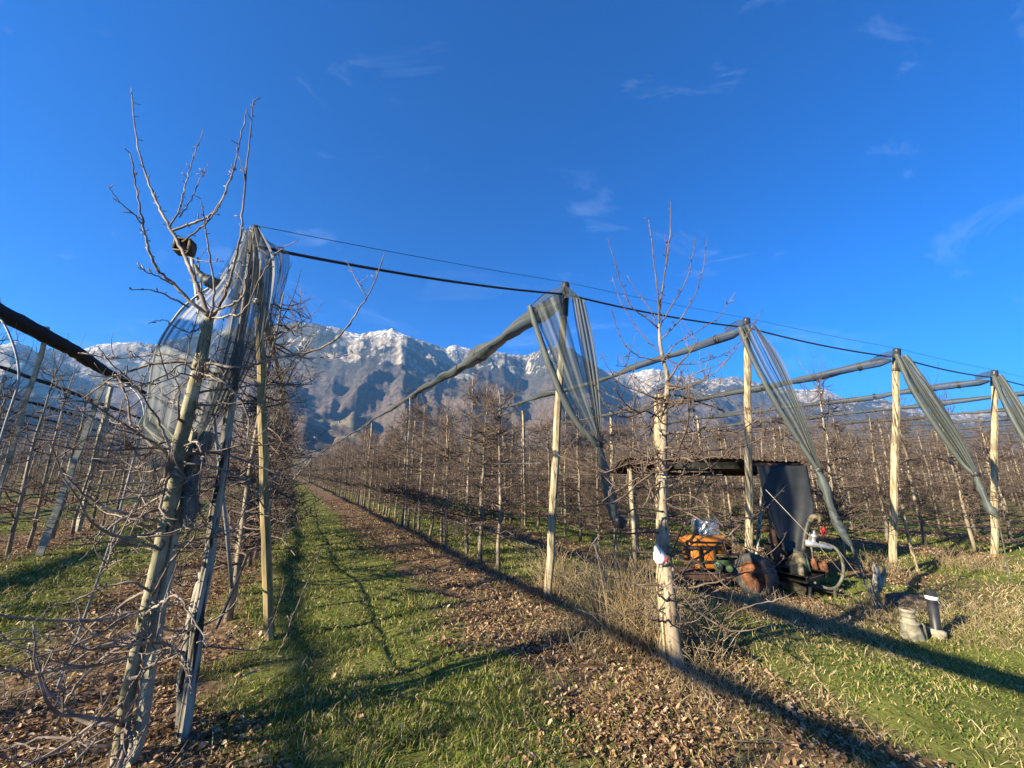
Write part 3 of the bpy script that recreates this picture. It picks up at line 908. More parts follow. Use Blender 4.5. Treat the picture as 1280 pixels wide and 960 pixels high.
near_proto, mid_mesh = [], []
for sd in range(12):          # the second half: sparser, for the freshly pruned rows on the left
    tr, cr = apple_tree(100 + sd, 0, 1.65 if sd < 6 else 0.7)
    near_proto.append((tr.mesh('trunk', M['bark']), cr.mesh('crown', M['twig'])))
for sd in range(12):
    tr, cr = apple_tree(200 + sd, 1, 1.75 if sd < 6 else 0.55)
    v, q, t = cr.arrays()
    tr.add(v, q, t, 1)
    mid_mesh.append(tr.mesh('apple_tree', [M['bark'], M['twig']]))
ORD = ['nearest'] + [w + ' nearest' for w in 'second third fourth fifth sixth seventh eighth ninth tenth eleventh twelfth thirteenth fourteenth fifteenth sixteenth'.split()]
seen = {}
for i in single:
    k, _, x, y = cand[i]
    j = seen.get(k, 0); seen[k] = j + 1
    if j < 16:
        lab = 'bare apple tree, %s along %s' % (ORD[j], row_label(k))
    else:
        lab = 'bare apple tree far along ' + row_label(k)
    grp = 'apple trees in ' + row_label(k)
    z = float(gz(x, y))
    rz = RNG.uniform(0, 6.28); sc = RNG.uniform(0.9, 1.12) * (0.86 if k <= 0 else 1.0)
    if dist[i] < 17:
        tm, cm_ = near_proto[int(RNG.integers(6)) + (6 if k <= 0 or (k == 1 and j > 7) else 0)]
        r = thing('apple_tree', lab, 'tree', (x, y, z), grp, rz)
        r.scale = (sc, sc, sc * RNG.uniform(0.95, 1.1))
        for nm, me in (('trunk', tm), ('crown', cm_)):
            o = bpy.data.objects.new(nm, me); COL.objects.link(o); o.parent = r
    else:
        o = bpy.data.objects.new('apple_tree', mid_mesh[int(RNG.integers(6)) + (6 if k <= 1 else 0)]); COL.objects.link(o)
        o.location = (x, y, z); o.rotation_euler = (0, 0, rz); o.scale = (sc, sc, sc * RNG.uniform(0.95, 1.1))
        tag(o, lab, 'tree', grp)

# the remaining trees of the orchard, past the ones that show
lods = {}
for L in (1, 2):
    lst = []
    for sd in range(10):
        tr, cr = apple_tree(300 + sd + 10 * L, L, 1.9 if sd < 5 else 0.65)
        v, q, t = cr.arrays()
        tr.add(v, q, t, 1)
        lst.append((tr.arrays(), np.concatenate(tr.qm), np.concatenate(tr.tm)))
    lods[L] = lst
big = MB()
for i in rest:
    k, _, x, y = cand[i]
    d = dist[i]
    nearshade = (k in (0, -1) and d < 16 and to_ps(x, y)[1] > (0.6 if k == 0 else 2.0) and RNG.random() < 0.9)
    if not vis[i] and not nearshade: continue
    if d > 130 and RNG.random() < 0.35: continue
    (v, q, t), qm, tm = lods[1 if d < 22 else 2][int(RNG.integers(5)) + (5 if k <= 1 else 0)]
    R = rotz(RNG.uniform(0, 6.28)) * RNG.uniform(0.9, 1.12) * (0.86 if k <= 0 else 1.0)
    vv = v @ R.T + np.array((x, y, float(gz(x, y))))
    n0 = big.n
    big.v.append(vv); big.n += len(vv)
    big.q.append(q + n0); big.qm.append(qm)
    big.t.append(t + n0); big.tm.append(tm)
o = big.build('orchard_trees', [M['bark'], M['twig']])
tag(o, 'bare brown apple trees massed together through the deep orchard', 'trees', kind='stuff')

# ---- end posts, row by row: base on the ground, top where the post leans to
POST_TOP = {}
def post(name, label, base, top, r, mat, k=8, capm=None, caph=0.35, group=None, tw=0.39):
    base = np.asarray(base, float); top = np.asarray(top, float)
    root = thing(name, label, 'post', base, group)
    rng = np.random.default_rng(int(abs(base[0] * 100) + 7))
    d = (top - base) / np.linalg.norm(top - base)
    P = np.array([base - d * 0.15 + (top - base + d * 0.15) * f for f in np.linspace(0, 1, 14)])
    P[1:-1] += rng.normal(0, 0.006, (12, 3))
    mb = MB(); tube(mb, P, np.linspace(r * 1.08, r * 0.95, 14), k, 0, True, prof='square', twist=tw, lump=0.02, rng=rng)
    mb.build('shaft', mat, root, smooth=False)
    if capm is not None:
        mc = MB()
        lathe(mc, top - d * caph, d, [(0, r * 1.12), (0.01, r * 1.22), (caph * 0.5, r * 1.2), (caph - 0.01, r * 1.16), (caph + 0.02, r * 0.95), (caph + 0.025, 0.001)], 12)
        mc.build('cap', capm, root)
    return root

b2 = onground(685, 748); t2 = at(707, 355, 5.1)
b3 = onground(938, 727); t3 = at(933, 399, 6.5)
b4 = onground(1116, 716); t4 = at(1121, 437, 7.0)
b5 = onground(1243, 693); t5 = at(1243, 464, 8.75)
b1 = onground(228, 925); t1 = at(320, 286, 2.86)
for k, t in ((1, t1), (2, t2), (3, t3), (4, t4), (5, t5)):
    POST_TOP[k] = t
post('end_post', 'weathered grey timber post wrapped in translucent net, its top the highest in sight', b1, t1, 0.031, M['grey_wood'], capm=M['black_plastic'], caph=0.16)
post('end_post', 'pale wooden end post with black cap between grass path and dry reeds', b2, t2, 0.05, M['post_wood'], capm=M['black_plastic'], caph=0.48)
post('end_post', 'pale wooden end post rising behind the trailer wheel through the shelter', b3, t3, 0.052, M['post_wood'], capm=M['black_plastic'], caph=0.28)
post('end_post', 'pale wooden end post with black cap behind the upright black pipe', b4, t4, 0.053, M['post_wood'], capm=M['black_plastic'], caph=0.42)
post('end_post', 'pale wooden end post farthest from the path, with black cap', b5, t5, 0.053, M['post_wood'], capm=M['black_plastic'], caph=0.35)

# square concrete post and brown prop post in the path's left row
b = onground(166, 955); post('end_post', 'square pale concrete post leaning beside the big pruned tree', b, at(241, 540, 2.66), 0.025, M['concrete'], k=4, tw=0.7)
b = onground(337, 800); post('row_post', 'brown timber post standing clear on the left edge of the grass path', b, at(323, 398, 4.1), 0.040, M['brown_post'], k=8)

# posts inside the rows
pm = []
for j, (mt, rr) in enumerate(((M['post_wood'], 0.034), (M['concrete'], 0.028))):
    mb = MB()
    rng = np.random.default_rng(60 + j)
    P = np.array([(0, 0, z) for z in np.linspace(-0.1, 4.0, 10)]); P[1:, :2] += rng.normal(0, 0.01, (9, 2))
    tube(mb, P, rr, 4 if j else 8, 0, True, prof='square', twist=0.78, lump=0.03, rng=rng)
    pm.append(mb.mesh('row_post', mt, smooth=False))
for k, p in ROW_P.items():
    if k < -6 or k > 12: continue
    s = row_s0(k) + (7.6 if k > 0 else 6.0)
    cnt = 0
    while s < 95:
        x, y = ps(p + RNG.normal(0, 0.06), s + RNG.normal(0, 0.15))
        if bool(in_view(np.array([x]), np.array([y]), (0.5, 2, 3.9), 20)[0]):
            o = bpy.data.objects.new('row_post', pm[1 if k <= 0 or (k == 2 and cnt % 2 == 0) else 0]); COL.objects.link(o)
            o.location = (x, y, float(gz(x, y)))
            o.rotation_euler = (RNG.normal(0, 0.03), RNG.normal(0, 0.03), ROWA + RNG.normal(0, 0.1))
            o.scale = (1, 1, RNG.uniform(0.98, 1.03))
            c = 'pale' if k <= 0 or k == 2 else 'slim wooden'
            if cnt < 5:
                lab = '%s post, %s inside %s' % (c, ORD[cnt], row_label(k))
            else:
                lab = '%s post far along %s' % (c, row_label(k))
            tag(o, lab, 'post', 'posts inside ' + row_label(k))
            cnt += 1
        s += 7.8
# tall leaning concrete poles left, one row over
post('end_post', 'pale concrete post leaning under the thick dark net roll, left one of two', onground(50, 694), at(130, 478, 9.2), 0.05, M['concrete'], k=4, tw=0.7)
post('end_post', 'straight pale concrete post under the thick dark net roll, right one of two', onground(97, 664), at(139, 484, 10.6), 0.045, M['concrete'], k=4, tw=0.7)

# ---- rolled hail nets along the tops
def net_roll(k, start, z_run, R0, R1, label, s_end=240):
    rng = np.random.default_rng(500 + k)
    p = ROW_P[k]
    s0 = to_ps(start[0], start[1])[1]
    S = [0.0]
    while S[-1] < s_end - s0:
        d = S[-1]
        S.append(d + (0.16 if d < 22 else 0.7 if d < 60 else 4))
    S = np.array(S)
    f = sstep(0, 6, S)
    p0 = to_ps(start[0], start[1])[0]
    P = np.stack([np.full_like(S, p) * f + p0 * (1 - f), s0 + S], -1)
    x, y = ps(P[:, 0], P[:, 1])
    sag = np.abs(np.sin(math.pi * S / 7.7)) * -0.045 * np.clip(S / 2, 0, 1)
    z = start[2] * (1 - f) + (z_run) * f + sag + (vnoise(S * 0.7, S * 0, k + 50) - 0.5) * 0.05
    x = x + (vnoise(S * 0.9, S * 0, k + 70) - 0.5) * 0.06
    pinch = 0.55 + 0.45 * np.abs(np.sin(math.pi * (S / 1.9 + 0.3 * vnoise(S * 0.3, S * 0, k + 3)))) ** 0.5
    bul = 0.65 + 0.7 * vnoise(S * 0.45, S * 0, k + 20)
    R = (R0 + (R1 - R0) * sstep(0, 14, S)) * pinch * bul
    if k == 0:
        R = (0.125 - 0.075 * sstep(15.5, 19.0, S)) * (0.9 + 0.1 * pinch)
    R[0] = 0.03
    mb = MB()
    tube(mb, np.stack([x, y, z], -1), R, 10, 0, True, lump=0.05, rng=rng)
    nS = len(S)
    if k > 0:
        C3 = np.stack([x, y, z], -1)
        vv = mb.v[0][:nS * 10].reshape(nS, 10, 3)
        ang = np.arange(10) * 0.9
        fac = 0.55 + 0.9 * vnoise(S[:, None] * 1.3 + 0 * ang[None], ang[None] + 0 * S[:, None], k + 31)
        dv = (vv - C3[:, None]) * fac[..., None]
        dv[..., 2] = dv[..., 2] * 0.85 - 0.25 * np.abs(dv[..., 2]) * (vnoise(S * 0.8, S * 0, k + 8) > 0.5)[:, None]
        mb.v[0][:nS * 10] = (C3[:, None] + dv).reshape(-1, 3)
    uv = np.stack([np.broadcast_to((np.arange(10) / 10)[None], (nS, 10)), np.broadcast_to((S * 0.35)[:, None], (nS, 10))], -1).reshape(-1, 2)
    uv = np.concatenate([uv, uv[:2]])
    o = mb.build('net_roll', M['roll_shaded'] if k <= 0 else M['net_roll'], uv=uv)
    tag(o, label, 'net roll', 'rolled hail nets over the rows')
    if 1 <= k <= 6:
        dist_ = np.hypot(x, y)
        j = 3
        while j < nS - 1 and dist_[j] < 24:
            d = np.array((x[j + 1] - x[j], y[j + 1] - y[j], z[j + 1] - z[j]))
            tb = MB(); r_ = max(R[j] * 0.95, 0.03)
            lathe(tb, (x[j], y[j], z[j]), d, [(-0.022, r_ * 0.9), (-0.018, r_ * 1.08), (0.018, r_ * 1.08), (0.022, r_ * 0.9)], 10)
            tube(tb, branch(rng, (x[j], y[j], z[j] - r_), rng.uniform(0, 6.28), -1.2, rng.uniform(0.05, 0.14), 4), 0.004, 4)
            tb.build('tie', M['black_plastic'], o)
            j += int(rng.integers(7, 16))

RL = {2: 'thick grey net roll sloping up to the end post nearest the grass path', 3: 'grey net roll reaching the end post by the rusty shelter',
      4: 'grey net roll reaching the end post behind the black pipe', 5: 'grey net roll reaching the outermost end post',
      1: 'net roll over the row on the left edge of the grass path', 0: 'thick near-black net roll crossing above the left edge'}
for k in range(-6, 15):
    if k in POST_TOP:
        t = POST_TOP[k]
        st = t + np.array((-SA, CA, 0)) * 0.12 + np.array((0, 0, -0.20))
        zr = float(st[2]) - (0.0 if k > 1 else 0.1)
        net_roll(k, st, zr, {1: 0.05, 2: 0.13, 3: 0.095, 4: 0.09, 5: 0.085}[k], 0.062, RL[k])
    else:
        s0 = row_s0(k)
        x, y = ps(ROW_P[k], s0)
        z = {0: 4.05, -1: 4.66, -2: 4.83}.get(k, 4.2 + 0.065 * (-1.4 - ROW_P[k])) if k <= 0 else 3.75
        nth = ['', 'first', 'second', 'third', 'fourth', 'fifth', 'sixth', 'seventh', 'eighth', 'ninth', 'tenth', 'eleventh'][abs(k) if k <= 0 else k - 5]
        lab = RL.get(k) or ('dark net roll, %s one beyond the thick near-black roll' % nth if k < 0 else 'thin grey net roll, %s one behind the outermost end post' % nth)
        net_roll(k, np.array((x, y, z)), z - 0.02, 0.15 if k == 0 else 0.08, 0.13 if k == 0 else 0.07, lab)

# ---- cables along the row ends
def line(name, label, pts, r, mat, k=6, cat='cable', n=None, group=None):
    mb = MB(); tube(mb, pts if n is None else cm(pts, n), r, k, 0, True)
    o = mb.build(name, mat)
    return tag(o, label, cat, group)

far_top = t5 + (t5 - t4) * 1.2
def span(a, b, sag, n=14):
    t = np.linspace(0, 1, n)[:, None]
    return a * (1 - t) + b * t - np.array((0, 0, 1.0)) * (sag * 4 * t * (1 - t))
lo = np.array((0, 0, -0.16))
tops = [t1, t2, t3, t4, t5, far_top]
pts = np.concatenate([span(a + lo, b + lo, 0.06) for a, b in zip(tops[:-1], tops[1:])])
line('support_cable', 'thick black cable linking the tops of the end posts', pts, 0.014, M['cable'])
hi = np.array((0, 0, 0.03))
pts = np.concatenate([span(a + hi, b + hi, 0.02) for a, b in zip(tops[:-1], tops[1:])])
line('support_wire', 'thin wire strung over the top of the end posts above the black cable', pts, 0.003, M['cable'])
# trellis and drip lines inside the rows
for k in (0, 1, 2, 3, 4, 5):
    s = np.concatenate([np.arange(row_s0(k) + 0.3, 30, 1.0), np.arange(30, 90, 5.0)])
    p = ROW_P[k]
    x, y = ps(np.full_like(s, p), s)
    g = gz(x, y)
    P = np.stack([x, y, g + 0.55 + 0.03 * np.sin(s * 1.3)], -1)
    line('drip_hose', 'black drip hose strung at knee height through ' + row_label(k), P, 0.011, M['black_plastic'], 5, 'hose', group='drip hoses in the rows')
    P = np.stack([x, y, g + 1.75], -1)
    line('trellis_wire', 'thin trellis wire at head height through ' + row_label(k), P, 0.004, M['wire'], 4, 'wire', group='trellis wires in the rows')
# ================================================================== NETS AT THE ROW ENDS
def loft(mb, Lc, Rc, m=26, nu=22, fold=0.05, nfold=4.5, seed=0, bulge=0.0, tight=None, uvs=None):
    """cloth between two edge curves with lengthwise folds"""
    A, B = cm(Lc, m), cm(Rc, m)
    rng = np.random.default_rng(seed)
    ph = rng.uniform(0, 6.28)
    u = np.linspace(0, 1, nu)
    P = A[:, None] * (1 - u[None, :, None]) + B[:, None] * u[None, :, None]
    width = np.linalg.norm(B - A, axis=1)
    T = np.gradient((A + B) / 2, axis=0); T /= np.linalg.norm(T, axis=1, keepdims=True) + 1e-9
    W = (B - A) / (width[:, None] + 1e-6)
    Nn = np.cross(T, W)
    Nn /= np.linalg.norm(Nn, axis=1, keepdims=True) + 1e-9
    f = np.linspace(0, 1, m)
    amp = fold * np.clip(width / 0.35, 0.25, 1.0)
    uu = u[None, :] * nfold * 6.283 + ph + 1.3 * np.sin(f[:, None] * 2.1 + ph)
    wave = np.sin(uu) + 0.5 * np.sin(uu * 2.3 + 1.7 + f[:, None] * 3)
    P = P + Nn[:, None, :] * (wave * amp[:, None])[..., None]
    P = P + Nn[:, None, :] * (bulge * np.sin(u * math.pi)[None, :] * np.sin(f * math.pi)[:, None] * np.minimum(width, 1)[:, None])[..., None]
    V = P.reshape(-1, 3)
    i = np.arange(m - 1)[:, None] * nu; j = np.arange(nu - 1)[None]
    q = np.stack([i + j, i + j + 1, i + nu + j + 1, i + nu + j], -1).reshape(-1, 4)
    mb.add(V, q)
    uv = np.stack([np.broadcast_to(u[None, :], (m, nu)), np.broadcast_to(f[:, None], (m, nu))], -1).reshape(-1, 2)
    uvs.append(uv + seed * 3.7)

def px_curve(pts, Y0, Y1=None):
    Y1 = Y0 if Y1 is None else Y1
    n = len(pts)
    return [at(x, y, Y0 + (Y1 - Y0) * i / max(n - 1, 1)) for i, (x, y) in enumerate(pts)]

def strand(mb, uvs, P, R, seed, n=22, k=9):
    """net gathered to a rope"""
    rng = np.random.default_rng(seed)
    Q = cm(P, n)
    Rr = np.interp(np.linspace(0, 1, n), np.linspace(0, 1, len(R)), R)
    n0 = mb.n
    tube(mb, Q, Rr, k, 0, False, lump=0.13, rng=rng)
    a = np.arange(k) / k
    uv = np.stack([np.broadcast_to(a[None], (n, k)), np.broadcast_to(np.linspace(0, 1.5, n)[:, None], (n, k))], -1).reshape(-1, 2)
    uvs.append(uv + seed)

def end_net(label, origin, sheets, strands, ties):
    root = thing('net_drape', label, 'net', origin, 'nets hanging from the end posts')
    mb, uvs = MB(), []
    for i, (l, r, kw) in enumerate(sheets):
        loft(mb, l, r, seed=i + 1, uvs=uvs, **kw)
    mb.build('net_sheet', M['net'], root, uv=np.concatenate(uvs))
    for i, (p, r) in enumerate(strands):
        mb, uvs = MB(), []
        strand(mb, uvs, p, r, i + 3)
        mb.build('gathered_edge' if max(r) > 0.02 else 'anchor_cord', M['net_dense'] if max(r) > 0.02 else M['cord'], root, uv=np.concatenate(uvs))
    for c, r in ties:
        t = MB(); lathe(t, c - np.array((0, 0, r * 0.8)), (0.15, -0.1, 1), [(0, r * 0.75), (r * 0.4, r * 1.15), (r * 0.9, r * 0.95), (r * 1.3, r * 1.2), (r * 1.7, r * 0.7)], 9)
        t.build('knot', M['black_plastic'], root)
    return root

# net on the post nearest the path
ya, yb = 5.02, 4.85
end_net('dark net hung as two strands from the capped post nearest the path', onground(765, 785),
        [(px_curve([(664, 384), (684, 430), (712, 495), (748, 553)], ya, yb), px_curve([(700, 366), (716, 425), (733, 490), (751, 553)], ya, yb), dict(fold=0.012, nfold=2.2)),
         (px_curve([(713, 362), (722, 420), (736, 490), (748, 553)], ya + .02, yb), px_curve([(731, 376), (743, 430), (750, 490), (752, 553)], ya - .04, yb), dict(fold=0.03, nfold=3.0)),
         (px_curve([(717, 372), (727, 430), (738, 490), (748, 553)], ya - .08, yb - .02), px_curve([(729, 374), (741, 430), (749, 490), (752, 553)], ya - .10, yb - .02), dict(fold=0.025, nfold=3.0)),
         (px_curve([(662, 383), (680, 367), (703, 356)], ya + .02), px_curve([(664, 388), (684, 382), (708, 372)], ya + .02), dict(fold=0.01, nfold=1.5)),
         (px_curve([(706, 357), (715, 362), (728, 376)], ya - .02), px_curve([(708, 372), (716, 374), (727, 379)], ya - .05), dict(fold=0.01, nfold=1.0, m=12))],
        [(px_curve([(662, 383), (674, 420), (692, 470), (716, 520), (746, 556)], ya, yb), [0.045, 0.04, 0.045, 0.04, 0.035]),
         (px_curve([(748, 553), (754, 580), (760, 610), (766, 640), (772, 654)], yb, 4.75), [0.03, 0.05, 0.065, 0.06, 0.03]),
         (px_curve([(772, 654), (768, 690), (776, 735), (768, 785)], 4.75, float(onground(768, 785)[1])), [0.015, 0.008, 0.006, 0.004])],
        [(at(749, 556, yb), 0.045), (at(773, 653, 4.75), 0.07)])
# net on the post by the shelter
a3 = onground(1100, 768)
ya, yb = 6.38, 6.0
end_net('dark net pulled down from the post over the shelter to a wrapped stake', a3,
        [(px_curve([(924, 410), (953, 470), (990, 530), (1020, 585)], ya, yb), px_curve([(936, 405), (964, 462), (1000, 525), (1024, 585)], ya, yb), dict(fold=0.02, nfold=2.0)),
         (px_curve([(938, 402), (960, 450), (992, 515), (1020, 583)], ya - .03, yb), px_curve([(946, 408), (976, 448), (1003, 515), (1025, 583)], ya - .08, yb), dict(fold=0.035, nfold=3.0)),
         (px_curve([(940, 404), (966, 452), (996, 516), (1021, 583)], ya - .10, yb - .03), px_curve([(945, 410), (974, 452), (1002, 518), (1025, 583)], ya - .12, yb - .03), dict(fold=0.03, nfold=3.0)),
         (px_curve([(905, 410), (918, 402), (931, 398)], ya + .05), px_curve([(906, 416), (920, 411), (934, 408)], ya + .05), dict(fold=0.01, nfold=1.0, m=10))],
        [(px_curve([(924, 409), (940, 447), (965, 495), (995, 545), (1021, 586)], ya, yb), [0.04, 0.04, 0.04, 0.035, 0.03]),
         (px_curve([(1021, 586), (1030, 605), (1041, 640), (1051, 662), (1064, 682)], yb, 5.75), [0.03, 0.06, 0.045, 0.065, 0.03]),
         (px_curve([(1064, 682), (1080, 725), (1096, 762)], 5.75, float(a3[1])), [0.014, 0.010, 0.008]),
         (px_curve([(1066, 684), (1086, 728), (1104, 764)], 5.75, float(a3[1])), [0.010, 0.008, 0.006])],
        [(at(1023, 588, yb), 0.055), (at(1045, 648, 5.85), 0.045)])
# next one
a4 = onground(1262, 735)
ya, yb = 6.9, 6.45
end_net('dark net falling from the capped post behind the upright black pipe', a4,
        [(px_curve([(1122, 446), (1150, 500), (1190, 560), (1217, 592)], ya, yb), px_curve([(1134, 446), (1160, 482), (1194, 535), (1222, 590)], ya, yb), dict(fold=0.045, nfold=3.5)),
         (px_curve([(1124, 444), (1152, 495), (1190, 552), (1217, 592)], ya - .08, yb - .03), px_curve([(1133, 448), (1158, 484), (1196, 542), (1222, 590)], ya - .08, yb - .03), dict(fold=0.04, nfold=3.0)),
         (px_curve([(1086, 450), (1104, 441), (1120, 437)], ya + .05), px_curve([(1087, 454), (1106, 449), (1122, 446)], ya + .05), dict(fold=0.01, nfold=1.0, m=10))],
        [(px_curve([(1120, 443), (1140, 485), (1170, 533), (1200, 575), (1218, 594)], ya, yb), [0.035, 0.04, 0.04, 0.035, 0.03]),
         (px_curve([(1132, 444), (1150, 468), (1178, 510), (1204, 560), (1221, 592)], ya, yb), [0.03, 0.03, 0.03, 0.03, 0.03]),
         (px_curve([(1219, 593), (1226, 610), (1232, 625), (1240, 640), (1248, 647)], yb, 6.3), [0.03, 0.055, 0.04, 0.055, 0.02]),
         (px_curve([(1247, 646), (1256, 690), (1262, 735)], 6.3, float(a4[1])), [0.010, 0.008, 0.006])],
        [(at(1219, 593, yb), 0.05), (at(1228, 612, yb - .05), 0.04)])
# outermost
ya, yb = 8.65, 8.1
end_net('dark net falling from the outermost end post beyond the black pipe', at(1243, 690, 8.6),
        [(px_curve([(1242, 472), (1262, 510), (1290, 560), (1315, 600)], ya, yb), px_curve([(1252, 470), (1275, 505), (1300, 550), (1320, 600)], ya, yb), dict(fold=0.05, nfold=3)),
         (px_curve([(1218, 470), (1230, 465), (1241, 463)], ya), px_curve([(1220, 476), (1232, 473), (1242, 471)], ya), dict(fold=0.01, nfold=1.0, m=10))],
        [(px_curve([(1241, 470), (1260, 512), (1288, 562), (1316, 602)], ya, yb), [0.04, 0.045, 0.045, 0.035]),
         (px_curve([(1250, 468), (1274, 504), (1300, 550), (1320, 600)], ya, yb), [0.03, 0.03, 0.03, 0.03])],
        [(at(1317, 602, yb), 0.05)])

# the big bag of net around the tall post on the left
root = thing('net_bag', 'large translucent net bagged around the tall grey post left of the path', 'net', b1)
mb, uvs = MB(), []
loft(mb, px_curve([(304, 290), (270, 352), (221, 398), (195, 440), (183, 510), (176, 530)], 2.82, 2.95),
     px_curve([(316, 284), (322, 340), (322, 400), (308, 455), (275, 520), (246, 566)], 2.78, 2.72), m=34, nu=30, fold=0.012, nfold=6, seed=11, bulge=0.12, uvs=uvs)
mb.build('net_sheet', M['net_thin'], root, uv=np.concatenate(uvs))
mb, uvs = MB(), []
loft(mb, px_curve([(308, 286), (296, 345), (284, 420), (262, 500), (240, 560)], 2.74, 2.66),
     px_curve([(324, 284), (345, 330), (336, 400), (318, 450), (268, 540)], 2.74, 2.70), m=34, nu=30, fold=0.022, nfold=6, seed=12, bulge=0.05, uvs=uvs)
loft(mb, px_curve([(322, 288), (324, 340), (322, 400), (318, 455)], 2.95, 2.95),
     px_curve([(330, 300), (361, 320), (347, 385), (326, 452)], 2.90, 2.95), m=24, nu=18, fold=0.03, nfold=3, seed=13, uvs=uvs)
loft(mb, px_curve([(312, 282), (300, 310), (285, 340), (262, 360)], 2.80, 2.86),
     px_curve([(322, 286), (322, 320), (312, 360), (296, 390)], 2.80, 2.80), m=20, nu=18, fold=0.02, nfold=3, seed=14, uvs=uvs)
mb.build('net_folds', M['net_bag'], root, uv=np.concatenate(uvs))
mb, uvs = MB(), []
loft(mb, px_curve([(178, 522), (172, 545), (190, 562), (214, 566)], 2.95, 2.75), px_curve([(186, 512), (205, 528), (225, 545), (236, 566)], 2.95, 2.75), m=20, nu=18, fold=0.05, nfold=3, seed=15, bulge=0.2, uvs=uvs)
mb.build('net_bottom', M['net'], root, uv=np.concatenate(uvs))
mb, uvs = MB(), []
strand(mb, uvs, px_curve([(243, 330), (252, 345), (264, 352), (274, 352)], 2.75, 2.82), [0.006, 0.03, 0.05, 0.02], 3)
mb.build('gathered_corner', M['net_dense'], root, uv=np.concatenate(uvs))
mb, uvs = MB(), []
strand(mb, uvs, px_curve([(262, 540), (246, 575), (238, 600), (236, 640), (233, 660)], 2.68, 2.6), [0.04, 0.05, 0.04, 0.045, 0.03], 4)
mb.build('gathered_edge', M['net_dense'], root, uv=np.concatenate(uvs))
kb = MB(); c = at(322, 377, 2.70); lathe(kb, c, (0, -1, 0.1), [(-0.05, 0.012), (0, 0.018), (0.012, 0.022), (0.026, 0.015), (0.03, 0.001)], 12)
kb.build('clip', M['cream'], root)

# ---- bent rods and pipes on the left
g = onground(70, 864)
P = np.concatenate([[g - (0, 0, 0.1)], [g], px_curve([(104, 775), (140, 672), (175, 545), (184, 505), (195, 440), (221, 394), (246, 370), (270, 355)], float(g[1]) + 0.05, 2.85)])
line('bent_rod', 'galvanised steel rod bent over at the top, holding the net bag open', P, 0.0085, M['steel'], 8, 'rod', n=60)
P = px_curve([(-30, 372), (0, 398), (14, 424), (22, 452), (23, 478), (15, 505), (5, 535), (-8, 580), (-30, 660)], 5.3, 5.5)
line('bent_rod', 'galvanised steel rod bowed outwards at the left edge under the roll', P, 0.014, M['steel'], 8, 'rod', n=50)
P = px_curve([(150, 478), (165, 486), (176, 500), (180, 518), (176, 528), (168, 535)], 3.2, 3.0)
line('wire_loop', 'small wire loop hanging at the corner of the net bag', P, 0.004, M['steel'], 6, 'wire', n=24)
P = px_curve([(248, 360), (246, 420), (249, 480)], 2.9, 2.9)

root = thing('sprinkler_riser', 'slim steel riser pipe with a rusty sprinkler box on its top', 'sprinkler', onground(287, 700) if False else at(288, 715, 3.55))
mb = MB(); tube(mb, px_curve([(240, 322), (250, 400), (261, 476), (273, 570), (284, 670), (290, 735)], 2.95, 3.55), 0.014, 10, 0, True); mb.build('pipe', M['steel'], root)
mb = MB(); tube(mb, px_curve([(247, 322), (250, 345), (257, 400)], 2.97, 3.0), 0.007, 6, 0, True); mb.build('brace', M['steel'], root)
c = at(231, 309, 2.95); mb = MB(); Rb = rotz(0.25)
box(mb, c + Rb @ np.array((0, 0, 0.055)), 0.12, 0.10, 0.018, Rb, 0, 0.004); box(mb, c + Rb @ np.array((0, 0, -0.055)), 0.12, 0.10, 0.018, Rb, 0, 0.004)
for sx in (-1, 1): box(mb, c + Rb @ np.array((sx * 0.053, 0, 0)), 0.018, 0.11, 0.088, Rb, 0, 0.003)
box(mb, c + Rb @ np.array((0, 0.04, 0)), 0.086, 0.012, 0.088, Rb, 0, 0.003)
mb.build('box_frame', M['mossy'], root)
mb = MB(); lathe(mb, c - np.array((0, 0, 0.045)), (0, 0, 1), [(0, 0.02), (0.03, 0.026), (0.05, 0.014), (0.085, 0.03), (0.09, 0.001)], 10); mb.build('nozzle', M['rust'], root)

# ================================================================== THE TWO OLD PRUNED TREES
def spurs(mb, Q, R, rng, dens=16, L=0.045):
    d = np.linalg.norm(np.diff(Q, axis=0), axis=1).sum()
    for _ in range(int(d * dens)):
        t = rng.uniform(0.08, 1) * (len(Q) - 1); i = min(int(t), len(Q) - 2)
        b = Q[i] + (Q[i + 1] - Q[i]) * (t - i)
        sp = branch(rng, b, rng.uniform(0, 6.28), math.radians(rng.uniform(-20, 70)), rng.uniform(0.3, 1.2) * L, 3, 0, 0.1, 0.03)
        tube(mb, sp, [0.0034, 0.003, 0.0042], 4, 0, True)

def twiggy(mb, Q, rng, dens, Lr, el=(-20, 75), r=0.0042, sub=True):
    d = np.linalg.norm(np.diff(Q, axis=0), axis=1).sum()
    for _ in range(int(d * dens)):
        t = rng.uniform(0.12, 1) * (len(Q) - 1); i = min(int(t), len(Q) - 2)
        b = Q[i] + (Q[i + 1] - Q[i]) * (t - i)
        sp = branch(rng, b, rng.uniform(0, 6.28), math.radians(rng.uniform(*el)), rng.uniform(*Lr), 7, 0.05, 0.12, 0.022)
        tube(mb, sp, np.linspace(r, r * 0.45, 7), 5, 0, True)
        spurs(mb, sp, None, rng, 10, 0.03)
        if sub:
            for _ in range(rng.integers(0, 3)):
                s2 = branch(rng, sp[rng.integers(1, 5)], rng.uniform(0, 6.28), math.radians(rng.uniform(-10, 70)), rng.uniform(*Lr) * 0.5, 5, 0.0, 0.1, 0.04)
                tube(mb, s2, np.linspace(r * 0.7, r * 0.4, 5), 4, 0, True)

